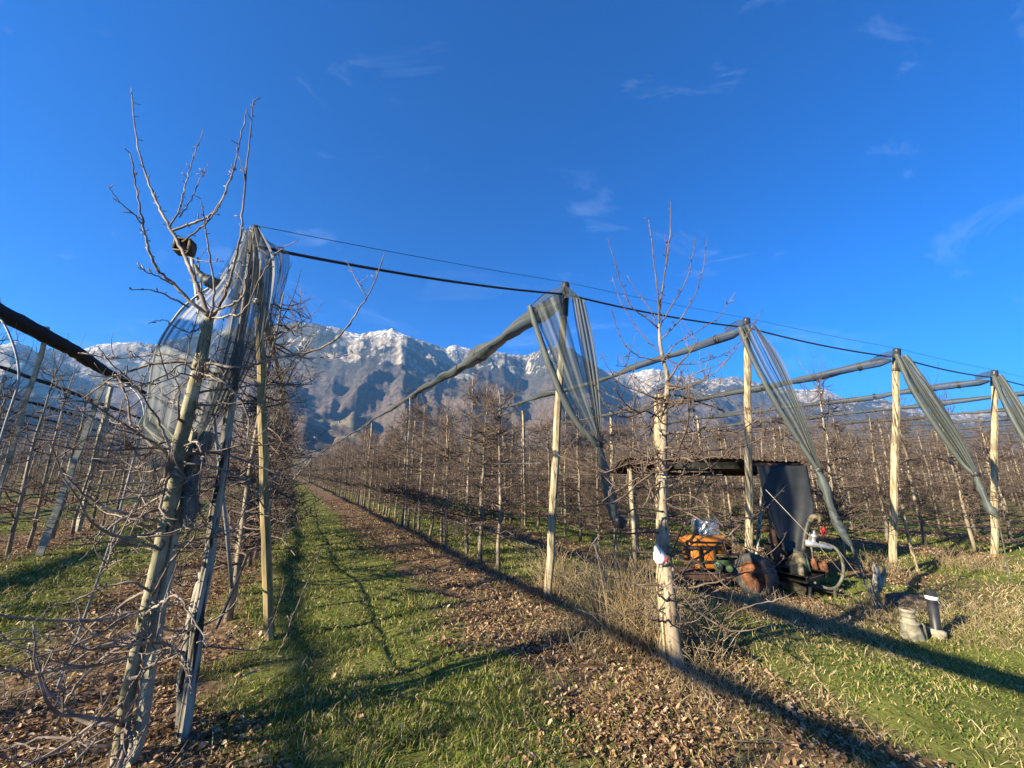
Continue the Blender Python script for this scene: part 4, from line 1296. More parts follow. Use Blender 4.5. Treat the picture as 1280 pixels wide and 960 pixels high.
def pruned_tree(label, base, trunk, tr_r, limbs, seed, mats, stub_dens, low):
    rng = np.random.default_rng(seed)
    root = thing('apple_tree', label, 'tree', base)
    mb = MB(); Q = cm(trunk, 44)
    Rr = np.interp(np.linspace(0, 1, 44), np.linspace(0, 1, len(tr_r)), tr_r)
    tube(mb, Q, Rr, 14, 0, True, lump=0.035, rng=rng)
    for f in (0.25, 0.42, 0.55, 0.66, 0.8, 0.9):         # old pruning knobs
        i = int(f * 43); a = rng.uniform(0, 6.28)
        d = np.array((math.cos(a), math.sin(a), 0.35))
        lathe(mb, Q[i], d, [(0, Rr[i] * 0.75), (Rr[i] * 1.0, Rr[i] * 0.62), (Rr[i] * 1.3, Rr[i] * 0.5), (Rr[i] * 1.32, 0.001)], 9)
    mb.build('trunk', mats[0], root)
    cr = MB()
    for pts, r0, r1, tw in limbs:
        n = max(10, len(pts) * 5)
        L = cm(pts, n)
        L[1:-1] += rng.normal(0, 0.003, (n - 2, 3))
        tube(cr, L, np.linspace(r0, r1, n), 8 if r0 > 0.008 else 6, 0, True)
        spurs(cr, L, None, rng, 15)
        if tw: twiggy(cr, L, rng, tw, (0.12, 0.4))
    for (f0, f1, nb, Lr, el) in low:
        for _ in range(nb):
            i = int(rng.uniform(f0, f1) * 43)
            L = branch(rng, Q[i], rng.uniform(0, 6.28), math.radians(rng.uniform(*el)), rng.uniform(*Lr), 12, 0.10, 0.10, 0.035)
            tube(cr, L, np.linspace(rng.uniform(0.006, 0.0125), 0.003, 12), 7, 0, True)
            spurs(cr, L, None, rng, 12)
            twiggy(cr, L, rng, 6.5, (0.10, 0.45))
    cr.build('crown', mats[1], root)
    return root

Yt = 2.58
def pc(pts, dy=0.0, dy2=None):
    return px_curve(pts, Yt + dy, Yt + (dy if dy2 is None else dy2))
g = onground(147, 958)
trunk = np.concatenate([[np.array(g) + (0, 0, -0.1)], px_curve([(147, 958), (163, 850), (188, 745), (206, 660), (219, 605), (221, 566), (231, 530), (244, 478), (250, 452), (257, 420), (262, 396)], float(g[1]), Yt)])
limbs = [
    (pc([(262, 398), (251, 370), (240, 340), (226, 310), (212, 284), (200, 262), (190, 240), (178, 205), (169, 165), (164, 110)], 0, 0.12), 0.017, 0.0035, 0.5),
    (pc([(212, 284), (224, 262), (231, 235), (240, 205), (254, 162)], 0.05, 0.25), 0.007, 0.0025, 0.8),
    (pc([(224, 272), (240, 248), (250, 225), (260, 205)], 0.1, 0.3), 0.005, 0.002, 0.5),
    (pc([(216, 288), (238, 280), (258, 272), (270, 262), (282, 238), (292, 212), (300, 175), (309, 137)], 0.02, -0.25), 0.009, 0.003, 0.6),
    (pc([(228, 302), (244, 290), (262, 275), (276, 254), (286, 228), (293, 208)], -0.02, -0.18), 0.007, 0.003, 0.5),
    (pc([(264, 398), (280, 370), (291, 338), (300, 295), (305, 245), (311, 185), (317, 124)], 0.0, -0.3), 0.011, 0.003, 0.8),
    (pc([(262, 396), (240, 378), (216, 354), (198, 338), (186, 312), (180, 285), (174, 255), (168, 222), (162, 190)], -0.02, -0.45), 0.013, 0.003, 0.8),
    (pc([(178, 280), (160, 262), (147, 250), (135, 232)], -0.3, -0.5), 0.005, 0.002, 0),
    (pc([(216, 356), (196, 345), (182, 340), (172, 334)], -0.2, -0.5), 0.005, 0.002, 0),
    (pc([(236, 384), (214, 372), (195, 364), (162, 361)], -0.1, -0.5), 0.007, 0.0025, 0.5),
    (pc([(258, 405), (240, 415), (222, 410), (205, 400), (185, 405)], -0.05, -0.4), 0.006, 0.002, 0.9),
    (pc([(262, 398), (272, 388), (290, 380), (302, 372), (308, 350), (312, 320), (318, 290)], -0.02, -0.4), 0.010, 0.003, 1.5),
    (pc([(262, 402), (268, 365), (262, 320), (256, 280), (252, 250)], -0.04, -0.35), 0.008, 0.0025, 1.2),
    (pc([(265, 398), (285, 395), (305, 388), (330, 340), (350, 312), (373, 300)], -0.05, -0.5), 0.008, 0.002, 1.0),
    (pc([(250, 455), (270, 455), (300, 460), (330, 452), (360, 444), (395, 437), (425, 420), (445, 392), (465, 360), (481, 317)], 0, -0.2), 0.011, 0.003, 1.6),
    (pc([(330, 452), (360, 446), (400, 448), (430, 444), (450, 440)], -0.05, -0.2), 0.005, 0.002, 2.5),
    (pc([(246, 470), (230, 455), (205, 470), (180, 480), (150, 484), (120, 480)], 0, -0.5), 0.008, 0.002, 1.2),
    (pc([(206, 600), (212, 560), (200, 530), (185, 505), (165, 478), (140, 455), (122, 432)], -0.05, -0.5), 0.009, 0.002, 1.0),
    (pc([(175, 490), (182, 470), (188, 450), (192, 435)], -0.3, -0.35), 0.004, 0.002, 0),
    (pc([(210, 655), (185, 648), (150, 640), (115, 625), (80, 590), (62, 555)], 0, -0.4), 0.011, 0.003, 2.0),
    (pc([(200, 660), (175, 655), (150, 650), (120, 680), (100, 700)], 0, -0.4), 0.009, 0.003, 1.5),
    (pc([(222, 565), (245, 552), (252, 575), (248, 620)], 0, -0.2), 0.008, 0.003, 1.0),
    (pc([(190, 745), (215, 700), (245, 668), (230, 655)], -0.05, -0.3), 0.008, 0.003, 1.0),
    (pc([(180, 770), (200, 755), (220, 745), (240, 770), (260, 810)], -0.05, -0.3), 0.009, 0.003, 2.0),
    (pc([(170, 800), (140, 815), (115, 835), (90, 865), (70, 905)], -0.05, -0.1), 0.012, 0.004, 3.0),
    (pc([(175, 790), (150, 800), (110, 815), (60, 850), (0, 880)], -0.05, -0.3), 0.009, 0.003, 2.5),
    (pc([(183, 760), (150, 775), (110, 800), (50, 820), (0, 842)], -0.05, -0.5), 0.008, 0.003, 2.5),
    (pc([(190, 740), (165, 728), (130, 735), (90, 752), (60, 760)], -0.05, -0.3), 0.008, 0.003, 2.0),
    (pc([(178, 820), (220, 810), (235, 840), (240, 870)], -0.05, -0.1), 0.007, 0.003, 1.0),
    (pc([(300, 845), (322, 838), (342, 826), (356, 800), (368, 765), (388, 720), (402, 686)], 0.3, 0.1), 0.005, 0.002, 0.8),
]
pruned_tree('tall pruned old apple tree entwined with net at the near end of the left row', g, trunk, [0.036, 0.034, 0.033, 0.034, 0.037, 0.039, 0.040, 0.039, 0.036, 0.037, 0.033, 0.028], limbs, 21,
            (M['old_bark'], M['dark_twig']), 18, [(0.12, 0.6, 44, (0.3, 0.95), (-25, 35)), (0.5, 0.95, 16, (0.3, 0.8), (-15, 50))])

# dead grey stump behind it, at the foot of the tall post
root = thing('dead_trunk', 'weathered grey dead trunk at the foot of the netted tall post', 'dead tree', onground(243, 905))
mb = MB(); tube(mb, cm(px_curve([(229, 915), (231, 860), (237, 800), (245, 755), (254, 715)], 2.85, 2.95), 20), np.linspace(0.042, 0.03, 20), 9, 0, True, lump=0.1, rng=np.random.default_rng(4)); mb.build('trunk', M['grey_wood'], root)
mb = MB(); rng = np.random.default_rng(14)
for _ in range(5):
    tube(mb, branch(rng, px_curve([(240, 790)], 2.9)[0], rng.uniform(0, 6.28), 0.2, 0.35, 8, 0.1, 0.1, 0.04), np.linspace(0.009, 0.003, 8), 6)
mb.build('branches', M['dark_twig'], root)

Yt = 3.5
g = onground(846, 838)
trunk = np.concatenate([[np.array(g) + (0, 0, -0.1)], px_curve([(846, 838), (840, 770), (833, 700), (829, 650), (828, 600), (829, 560), (831, 520), (834, 490), (834, 468), (829, 450), (825, 428), (824, 404)], float(g[1]), Yt)])
limbs = [
    (pc([(824, 404), (825, 380), (830, 350), (835, 312), (838, 282), (838, 251)]), 0.009, 0.003, 0.6),
    (pc([(824, 404), (822, 370), (818, 330), (814, 295), (810, 274)], -0.05, 0.1), 0.008, 0.003, 0.5),
    (pc([(824, 404), (828, 365), (832, 330), (833, 310), (831, 293)], 0.03, 0.2), 0.006, 0.002, 1.0),
    (pc([(825, 408), (838, 385), (852, 362), (862, 338), (870, 296)], 0, -0.2), 0.007, 0.0025, 0.5),
    (pc([(826, 425), (845, 405), (866, 375), (878, 340), (884, 295)], 0, 0.2), 0.007, 0.0025, 0.5),
    (pc([(823, 410), (806, 396), (788, 382), (776, 352), (768, 325), (760, 299)], 0, -0.25), 0.007, 0.0025, 0.8),
    (pc([(822, 412), (812, 385), (798, 368), (784, 344)], 0.02, 0.2), 0.005, 0.002, 0.5),
    (pc([(826, 440), (808, 425), (790, 400), (775, 375), (765, 345)], 0.05, 0.3), 0.006, 0.002, 0.8),
    (pc([(828, 452), (845, 430), (870, 415), (900, 395), (920, 364)], 0, -0.3), 0.006, 0.002, 1.0),
    (pc([(829, 452), (800, 445), (780, 430), (768, 400), (764, 385)], 0, -0.2), 0.006, 0.002, 1.2),
    (pc([(826, 445), (850, 455), (880, 452), (910, 440), (926, 425)], 0, -0.2), 0.007, 0.002, 1.5),
    (pc([(833, 480), (860, 488), (868, 520), (864, 560)], -0.02, -0.2), 0.010, 0.004, 2.0),
    (pc([(833, 485), (870, 480), (900, 460), (935, 420)], 0, -0.3), 0.007, 0.002, 1.5),
    (pc([(832, 500), (800, 490), (770, 475), (750, 440)], 0, -0.3), 0.007, 0.002, 1.5),
    (pc([(833, 500), (790, 520), (765, 515), (745, 485), (738, 470)], 0, -0.3), 0.008, 0.003, 1.5),
    (pc([(830, 560), (860, 560), (885, 580), (900, 612)], -0.02, -0.3), 0.009, 0.003, 2.0),
    (pc([(829, 640), (800, 635), (785, 640), (765, 648)], -0.02, -0.2), 0.009, 0.004, 2.0),
    (pc([(829, 625), (855, 618), (880, 630), (905, 660)], -0.02, -0.3), 0.007, 0.003, 2.0),
    (pc([(832, 690), (860, 702), (885, 690), (905, 675), (925, 655)], -0.05, -0.4), 0.012, 0.004, 3.0),
    (pc([(832, 690), (800, 690), (770, 680), (745, 665), (720, 660)], -0.05, -0.3), 0.010, 0.003, 3.0),
    (pc([(836, 720), (866, 760), (905, 785), (925, 789), (960, 782)], -0.1, -0.4), 0.009, 0.003, 1.5),
    (pc([(905, 775), (930, 760), (970, 750), (1005, 735)], -0.2, -0.6), 0.006, 0.002, 1.0),
    (pc([(834, 705), (880, 600), (920, 560), (975, 545), (1000, 555)], 0.3, 0.5), 0.006, 0.002, 1.0),
    (pc([(834, 700), (900, 660), (950, 640), (985, 605)], 0.1, 0.4), 0.006, 0.002, 1.0),
]
pruned_tree('old apple tree with pale trunk standing alone before the rusty shelter', g, trunk, [0.070, 0.062, 0.050, 0.043, 0.040, 0.034, 0.032, 0.028, 0.024, 0.021, 0.018, 0.015, 0.011], limbs, 22,
            (M['pale_bark'], M['twig']), 18, [(0.15, 0.74, 50, (0.4, 1.15), (-20, 45))])
post('cut_post', 'short split wooden post with flat top behind the lone pale trunked tree', np.array(g) + (-0.02, 0.16, 0), at(824, 494, float(g[1]) + 0.12), 0.052, M['post_wood'], k=8)

mb = MB(); rng = np.random.default_rng(9)
root = thing('marker_bag', 'crumpled white plastic bag with red print caught in the lone tree', 'bag', at(826, 695, 3.38))
lathe(mb, at(827, 706, 3.36), (-0.25, -0.1, 1), [(0, 0.012), (0.02, 0.04), (0.06, 0.05), (0.10, 0.036), (0.14, 0.02), (0.16, 0.004)], 9)
v = mb.v[0]; mb.v[0] = v + rng.normal(0, 0.006, v.shape)
mb.build('bag_body', M['white'], root)
mb = MB(); lathe(mb, at(833, 700, 3.305), (0.1, -1, 0), [(-0.008, 0.012), (0.0, 0.014), (0.006, 0.010), (0.007, 0.001)], 8); mb.build('red_print', M['red'], root)

# leaning grey stake where the path net is anchored
root = thing('anchor_stake', 'thin grey crooked stake leaning in the reeds where the net ends', 'stake', onground(768, 788))
mb = MB(); tube(mb, cm([onground(768, 788) - (0, 0, 0.1), *px_curve([(766, 770), (757, 730), (747, 690), (741, 672)], 4.55, 4.7)], 14), np.linspace(0.026, 0.016, 14), 8, 0, True, lump=0.06, rng=rng); mb.build('shaft', M['grey_wood'], root)

# ================================================================== PUMP, SHELTER AND THINGS ON THE RIGHT
def tubep(mb, pts, r, n=None, k=10, m=0):
    tube(mb, np.array(pts) if n is None else cm(pts, n), r, k, m, True)

wg = onground(940, 752)
wg = np.array((*at(944, 752, 6.45)[:2], float(gz(*at(944, 752, 6.45)[:2]))))
pump = thing('irrigation_pump', 'old green and rusty irrigation pump on a two wheeled trailer under the shelter', 'pump', wg)
# wheels: axis points to the lower left of the view
AX = np.array((-0.86, -0.50, 0.0)); AX /= np.linalg.norm(AX)
FWD = np.array((0.50, -0.86, 0.0)); FWD = np.array((AX[1], -AX[0], 0)) * -1
def wheel(c):
    mb = MB()
    lathe(mb, c, AX, [(-0.06, 0.19), (-0.078, 0.215), (-0.086, 0.25), (-0.080, 0.283), (-0.06, 0.303), (-0.03, 0.310), (0.0, 0.312), (0.03, 0.310), (0.06, 0.303), (0.080, 0.283), (0.086, 0.25), (0.078, 0.215), (0.06, 0.19)], 40)
    for a in range(26):
        th = a * 2 * math.pi / 26
        rd = np.array((0, 0, 1)) * math.cos(th) + np.cross(AX, (0, 0, 1)) * math.sin(th)
        tg = np.cross(AX, rd)
        for sd in (-1, 1):
            box(mb, c + rd * 0.306 + AX * 0.036 * sd, 0.02, 0.020, 0.06, np.stack([rd, tg * 0.9 + AX * 0.3 * sd, AX], -1), 0, 0.004)
    ty = mb.build('wheel', M['rubber'], pump)
    mb = MB()
    lathe(mb, c, AX, [(-0.055, 0.195), (-0.05, 0.17), (-0.045, 0.05), (0.0, 0.03), (0.012, 0.06), (0.006, 0.09), (0.018, 0.13), (0.022, 0.155), (0.03, 0.172), (0.058, 0.182), (0.072, 0.196), (0.070, 0.204)], 32)
    lathe(mb, c, AX, [(0.0, 0.05), (0.05, 0.045), (0.065, 0.03), (0.067, 0.001)], 14)
    for a in range(5):
        th = a * 2 * math.pi / 5
        rd = np.array((0, 0, 1)) * math.cos(th) + np.cross(AX, (0, 0, 1)) * math.sin(th)
        lathe(mb, c + AX * 0.006 + rd * 0.085, AX, [(0, 0.012), (0.02, 0.012), (0.021, 0.001)], 6)
    mb.build('rim', M['rust'], ty)
wc = at(945, 727, 6.42); wc = np.array((wc[0], wc[1], wg[2] + 0.27))
wheel(wc)
wheel(wc - AX * 1.15)
back = wc - AX * 0.55
mb = MB(); tubep(mb, [wc - AX * 0.1, wc - AX * 1.06], 0.03); mb.build('axle', M['oily'], pump)
Rf = np.stack([FWD, -AX, (0, 0, 1)], -1)     # local x = along the trailer, y = across
mb = MB()
for o_ in (0.25, 0.85):
    box(mb, wc - AX * o_ + np.array((0, 0, 0.03)) + FWD * -0.25, 1.7, 0.06, 0.09, Rf, 0, 0.006)
for f in (-1.05, -0.6, 0.0, 0.55):
    box(mb, wc - AX * 0.55 + FWD * f + np.array((0, 0, 0.015)), 0.06, 0.536, 0.05, Rf, 0, 0.006)
mb.build('chassis', M['oily'], pump)
def pc3(px, py, Y): return at(px, py, Y)
# engine block
ax2_ = np.array((0.80, -0.60, 0.0))
mb = MB(); eb = pc3(985, 697, 7.5)
box(mb, eb, 0.62, 0.40, 0.46, Rf, 0, 0.03)
box(mb, eb + (0, 0, 0.30), 0.50, 0.26, 0.16, Rf, 0, 0.03)
for i in range(7):
    box(mb, eb + FWD * (-0.24 + i * 0.08) + AX * 0.215, 0.022, 0.035, 0.30, Rf, 0, 0.005)
tubep(mb, [eb + FWD * -0.1 + AX * 0.2 + (0, 0, -0.05), eb + FWD * -0.1 + AX * 0.31 + (0, 0, -0.05)], 0.075, k=14)
tubep(mb, [eb + FWD * 0.15 + AX * 0.2 + (0, 0, 0.1), eb + FWD * 0.15 + AX * 0.29 + (0, 0, 0.1)], 0.05, k=12)
e2_ = pc3(978, 716, 6.85)
box(mb, e2_, 0.42, 0.30, 0.30, Rf, 0, 0.03)
box(mb, e2_ + (0.05, -0.05, 0.19), 0.22, 0.18, 0.10, Rf, 0, 0.02)
lathe(mb, e2_ + AX * 0.14, AX, [(0, 0.11), (0.03, 0.12), (0.05, 0.10), (0.055, 0.03), (0.09, 0.03), (0.091, 0.001)], 20)
for i in range(5):
    tubep(mb, [e2_ + FWD * (-0.18 + 0.09 * i) + (0, 0, 0.12), e2_ + FWD * (-0.18 + 0.09 * i) + AX * 0.10 + (0, 0, 0.26), e2_ + FWD * (-0.14 + 0.09 * i) + AX * 0.02 + (0, 0, 0.32)], 0.012, n=8, k=6)
mb.build('engine', M['oily'], pump)
mb = MB(); lathe(mb, pc3(1000, 716, 6.5), ax2_, [(-0.12, 0.06), (-0.02, 0.12), (0.0, 0.155), (0.05, 0.155), (0.06, 0.12), (0.08, 0.05), (0.081, 0.001)], 22); mb.build('gear_cover', M['mossy'], pump)
mb = MB(); tubep(mb, [pc3(965, 662, 6.72), pc3(970, 690, 6.7), pc3(974, 716, 6.7)], [0.05, 0.06, 0.035], n=10); mb.build('exhaust', M['dark_rust'], pump)
mb = MB(); tubep(mb, [pc3(952, 664, 6.75), pc3(962, 660, 6.75), pc3(967, 668, 6.75)], 0.03, n=8); mb.build('exhaust_bend', M['rust'], pump)
# side rail in front of the engine
mb = MB(); a, b_ = pc3(957, 716, 6.42), pc3(992, 733, 6.3)
dv = (b_ - a); L = np.linalg.norm(dv); dv /= L
Rr_ = np.stack([dv, np.cross((0, 0, 1.0), dv) / np.linalg.norm(np.cross((0, 0, 1.0), dv)), np.cross(dv, np.cross((0, 0, 1.0), dv)) / np.linalg.norm(np.cross((0, 0, 1.0), dv))], -1)
box(mb, (a + b_) / 2, L + 0.3, 0.04, 0.13, Rr_, 0, 0.006); mb.build('side_board', M['mossy'], pump)
# pump casing with flange
ax2 = np.array((0.86, -0.50, 0.05)); ax2 /= np.linalg.norm(ax2)
pcx = pc3(1006, 707, 6.62)
mb = MB(); lathe(mb, pcx - ax2 * 0.16, ax2, [(-0.1, 0.05), (0, 0.13), (0.04, 0.185), (0.13, 0.195), (0.17, 0.18), (0.19, 0.12), (0.2, 0.0)], 26); mb.build('pump_casing', M['mossy'], pump)
mb = MB(); lathe(mb, pcx, ax2, [(0.0, 0.13), (0.03, 0.14), (0.05, 0.14), (0.06, 0.08)], 22); mb.build('green_ring', M['green'], pump)
mb = MB(); lathe(mb, pcx + ax2 * 0.05, ax2, [(0, 0.07), (0.06, 0.075), (0.065, 0.115), (0.10, 0.115), (0.105, 0.065), (0.18, 0.06), (0.185, 0.095), (0.23, 0.095), (0.235, 0.055), (0.21, 0.05), (0.2, 0.001)], 20)
for a_ in range(6):
    th = a_ * math.pi / 3
    e1 = np.cross(ax2, (0, 0, 1.0)); e1 /= np.linalg.norm(e1); e2 = np.cross(ax2, e1)
    lathe(mb, pcx + ax2 * 0.10 + (e1 * math.cos(th) + e2 * math.sin(th)) * 0.095, ax2, [(0, 0.013), (0.06, 0.013), (0.061, 0.001)], 6)
mb.build('flange', M['rust'], pump)
# delivery pipe, valve and elbow
mb = MB(); tubep(mb, [pc3(1004, 690, 6.6), pc3(1006, 672, 6.6), pc3(1010, 655, 6.6), pc3(1014, 648, 6.58)], [0.042, 0.045, 0.045, 0.045], n=12, k=14); mb.build('delivery_pipe', M['oily'], pump)
mb = MB(); e = pc3(1020, 646, 6.55); tubep(mb, [pc3(1012, 652, 6.58), pc3(1017, 646, 6.56), pc3(1026, 648, 6.5)], 0.044, n=8, k=14)
lathe(mb, pc3(1022, 648, 6.53), (0.8, -0.6, -0.1), [(0, 0.05), (0.005, 0.078), (0.04, 0.078), (0.045, 0.052), (0.03, 0.047), (0.02, 0.001)], 18); mb.build('pipe_elbow', M['mossy'], pump)
mb = MB(); lathe(mb, pc3(1006, 678, 6.45), (1, -0.35, -0.2), [(0, 0.02), (0.01, 0.05), (0.12, 0.05), (0.16, 0.035), (0.34, 0.032), (0.36, 0.001)], 14)
lathe(mb, pc3(1017, 676, 6.42), (0.1, -0.2, 1), [(-0.02, 0.03), (0.06, 0.03), (0.065, 0.045), (0.09, 0.045), (0.10, 0.02), (0.16, 0.015), (0.165, 0.001)], 12); mb.build('valve', M['alu'], pump)
hm_ = MB(); lathe(hm_, pc3(1027, 662, 6.38), (0.9, -0.5, 0.1), [(0, 0.012), (0.01, 0.04), (0.03, 0.042), (0.04, 0.02), (0.042, 0.001)], 12)
box(hm_, pc3(1028, 664, 6.36), 0.03, 0.03, 0.11, rotz(0.4), 0, 0.008); hm_.build('valve_handle', M['red'], pump)
mb = MB(); tubep(mb, [pc3(1024, 678, 6.4), pc3(1036, 681, 6.36), pc3(1046, 687, 6.3), pc3(1053, 702, 6.25), pc3(1054, 718, 6.2), pc3(1049, 730, 6.2), pc3(1041, 736, 6.2), pc3(1030, 734, 6.25), pc3(1018, 728, 6.35)], 0.021, n=36, k=12); mb.build('hose', M['hose'], pump)
mb = MB(); tubep(mb, [pc3(1044, 734, 6.2), pc3(1044, 765, 6.1)], 0.02); mb.build('hose_stand', M['mossy'], pump)
mb = MB(); tubep(mb, [pc3(1013, 722, 6.2), pc3(1012, 775, 6.05)], 0.022); mb.build('support_leg', M['oily'], pump)
mb = MB(); box(mb, pc3(1032, 742, 6.35), 0.5, 0.16, 0.11, Rf, 0, 0.01); mb.build('skid_beam', M['mossy'], pump)
# green gearbox in front, left of wheel
mb = MB()
lathe(mb, pc3(898, 708, 6.6), (-0.6, -0.8, 0), [(-0.1, 0.05), (0, 0.062), (0.02, 0.068), (0.025, 0.06), (0.03, 0.02), (0.04, 0.018), (0.041, 0.0)], 18)
lathe(mb, pc3(912, 711, 6.55), (-0.6, -0.8, 0), [(-0.1, 0.05), (0, 0.056), (0.02, 0.05), (0.03, 0.03), (0.031, 0.0)], 18)
box(mb, pc3(905, 704, 6.7), 0.30, 0.16, 0.16, rotz(-0.1), 0, 0.02)
mb.build('gearbox', M['green'], pump)
mb = MB(); box(mb, pc3(908, 694, 6.66), 0.34, 0.2, 0.03, rotz(-0.1), 0, 0.006); mb.build('gearbox_plate', M['mossy'], pump)
mb = MB(); tubep(mb, [pc3(900, 722, 6.75), pc3(870, 726, 6.9), pc3(830, 735, 7.0)], 0.03, n=8); mb.build('drawbar', M['green'], pump)

# orange tank in a dark frame
tc_ = at(880, 688, 6.9)
tank = thing('fuel_tank', 'orange tank in a dark metal frame left of the trailer', 'tank', tc_ - np.array((0, 0, 0.35)))
Ro = rotz(-0.06)
mb = MB(); box(mb, tc_ + Ro @ np.array((0, 0, -0.08)), 0.60, 0.44, 0.36, Ro, 0, 0.05)
box(mb, tc_ + Ro @ np.array((0.01, 0, 0.135)), 0.70, 0.5, 0.08, Ro, 0, 0.03)
mb.build('tank_body', M['orange'], tank)
mb = MB(); v0 = tc_ + Ro @ np.array((0.03, 0, 0.176))
# sloping hood over the tank
hv = np.array([(-0.28, -0.22, 0), (0.30, -0.22, 0), (0.30, 0.22, 0), (-0.28, 0.22, 0), (-0.20, -0.16, 0.08), (0.25, -0.16, 0.08), (0.25, 0.16, 0.08), (-0.20, 0.16, 0.08)]) @ Ro.T + v0
mb.add(hv, [(0, 1, 5, 4), (1, 2, 6, 5), (2, 3, 7, 6), (3, 0, 4, 7), (4, 5, 6, 7)]); mb.build('hood', M['orange'], tank, smooth=False)
mb = MB()
for zz in (0.075, -0.13): 
    box(mb, tc_ + Ro @ np.array((0, -0.235, zz)), 0.68, 0.02, 0.04, Ro, 0, 0.004)
    for sx in (-1, 1): box(mb, tc_ + Ro @ np.array((sx * 0.33, 0, zz)), 0.02, 0.50, 0.045, Ro, 0, 0.004)
for xx in (-0.17, 0.06, 0.31): box(mb, tc_ + Ro @ np.array((xx, -0.253, -0.10)), 0.04, 0.014, 0.40, Ro, 0, 0.004)
mb.build('frame', M['oily'], tank)
mb = MB(); box(mb, tc_ + Ro @ np.array((0, 0, -0.36)), 0.9, 0.5, 0.10, Ro, 0, 0.01); mb.build('base_rail', M['dark_rust'], tank)
fb = v0 + Ro @ np.array((0.03, 0, 0.08 + 0.125))
root = thing('wrapped_canister', 'shiny foil wrapped canister sitting on top of the orange tank', 'canister', fb - np.array((0, 0, 0.123)))
mb = MB(); rng = np.random.default_rng(3)
ring = []
for zz, sc in ((-0.121, 0.96), (-0.09, 1.0), (-0.03, 0.98), (0.04, 0.95), (0.085, 0.92), (0.115, 0.80), (0.122, 0.4)):
    th = np.arange(28) * 2 * math.pi / 28
    c, s = np.cos(th), np.sin(th); f = 1 / np.maximum(np.abs(c), np.abs(s)) ** 0.75
    ring.append(np.stack([c * f * 0.20 * sc, s * f * 0.15 * sc, np.full(28, zz)], -1) + rng.normal(0, 0.006, (28, 3)))
V = (np.concatenate(ring) @ Ro.T) + fb
i = np.arange(6)[:, None] * 28; j = np.arange(28)[None]; j2 = (j + 1) % 28
mb.add(V, np.stack([i + j, i + j2, i + 28 + j2, i + 28 + j], -1).reshape(-1, 4), [(6 * 28 + a, 6 * 28 + (a + 1) % 28, 6 * 28) for a in range(1, 27)])
mb.build('wrapping', M['foil'], root, smooth=False)

# shelter roof: corrugated sheet seen nearly edge-on, beams and poles
rl, rr = at(778, 572, 7.35), at(1008, 576, 7.35)
shel = thing('shelter', 'low shelter with rusty corrugated sheet roof over the pump', 'shelter', (0.5 * (rl[0] + rr[0]), 7.9, float(gz(0.5 * (rl[0] + rr[0]), 7.9))))
nx, ny = 150, 8
U = np.linspace(0, 1, nx); W = np.linspace(0, 1, ny)
top = rl[None] * (1 - U[:, None]) + rr[None] * U[:, None]
V = np.zeros((2, nx, ny, 3))
for s_ in range(2):
    V[s_] = top[:, None] + W[None, :, None] * np.array((0.25, 1.7, -0.22))
    V[s_, :, :, 2] += (0.012 * np.sin(U * 2 * math.pi * 30))[:, None] - s_ * 0.006 - (0.02 * np.sin(U * 9))[:, None]
q = []
i = np.arange(nx - 1)[:, None] * ny; j = np.arange(ny - 1)[None]
qa = np.stack([i + j, i + ny + j, i + ny + j + 1, i + j + 1], -1).reshape(-1, 4)
mb = MB(); mb.add(V.reshape(-1, 3), np.concatenate([qa, (qa + nx * ny)[:, ::-1]]))
mb.build('roof_sheet', M['dark_rust'], shel)
mb = MB()
for dy, dz in ((0.06, -0.075), (1.5, -0.25)):
    a_, b_ = rl + np.array((0.05, dy, dz)), rr + np.array((-0.05, dy, dz))
    tubep(mb, [a_, a_ * 0.65 + b_ * 0.35 - (0, 0, 0.03), b_], 0.045, n=8, k=6)
for f in (0.0, 0.33, 0.62, 0.97):
    a_ = rl * (1 - f) + rr * f + np.array((0.02, -0.05, -0.03)); tubep(mb, [a_, a_ + np.array((0.25, 1.65, -0.24))], 0.03, k=6)
mb.build('beam', M['dark_rust'], shel)
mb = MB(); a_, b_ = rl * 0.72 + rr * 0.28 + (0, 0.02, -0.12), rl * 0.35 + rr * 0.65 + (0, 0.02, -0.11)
box(mb, (a_ + b_) / 2, np.linalg.norm(b_ - a_), 0.03, 0.13, rotz(0), 0, 0.005); mb.build('underside_strip', M['oily'], shel)  # dark strip added to stand in for the shaded underside of the roof
for px_, Y_, col in ((787, 7.45, 'post_wood'), (999, 8.8, 'grey_wood'), (790, 8.8, 'grey_wood')):
    tpos = at(px_, 586 if Y_ < 8 else 597, Y_)
    mb = MB(); tubep(mb, [(tpos[0], Y_, float(gz(tpos[0], Y_)) - 0.1), (tpos[0], Y_, tpos[2] + (0.0 if Y_ < 8 else 0.0))], 0.045, k=8); mb.build('pole', M[col], shel)
mb = MB(); tubep(mb, [at(951, 640, 7.2), at(945, 700, 7.05)], 0.03, n=5); tubep(mb, [at(953, 595, 7.33), at(951, 640, 7.2)], 0.028, n=4)
mb.build('brace', M['grey_wood'], shel)

# tarpaulin hung over the front
mb = MB(); uvs = []
Lc = [at(946, 582, 7.28), at(957, 628, 7.15), at(968, 660, 7.05), at(982, 690, 6.95)]
Rc = [at(1008, 582, 7.28), at(1014, 615, 7.18), at(1017, 640, 7.05), at(1003, 692, 6.92)]
loft(mb, Lc, Rc, m=26, nu=24, fold=0.010, nfold=1.6, seed=5, bulge=-0.06, uvs=uvs)
o = mb.build('tarpaulin', M['tarp'])
md = o.modifiers.new('thick', 'SOLIDIFY'); md.thickness = 0.006
tag(o, 'dark grey tarpaulin hanging from the shelter roof over the pump', 'tarpaulin')

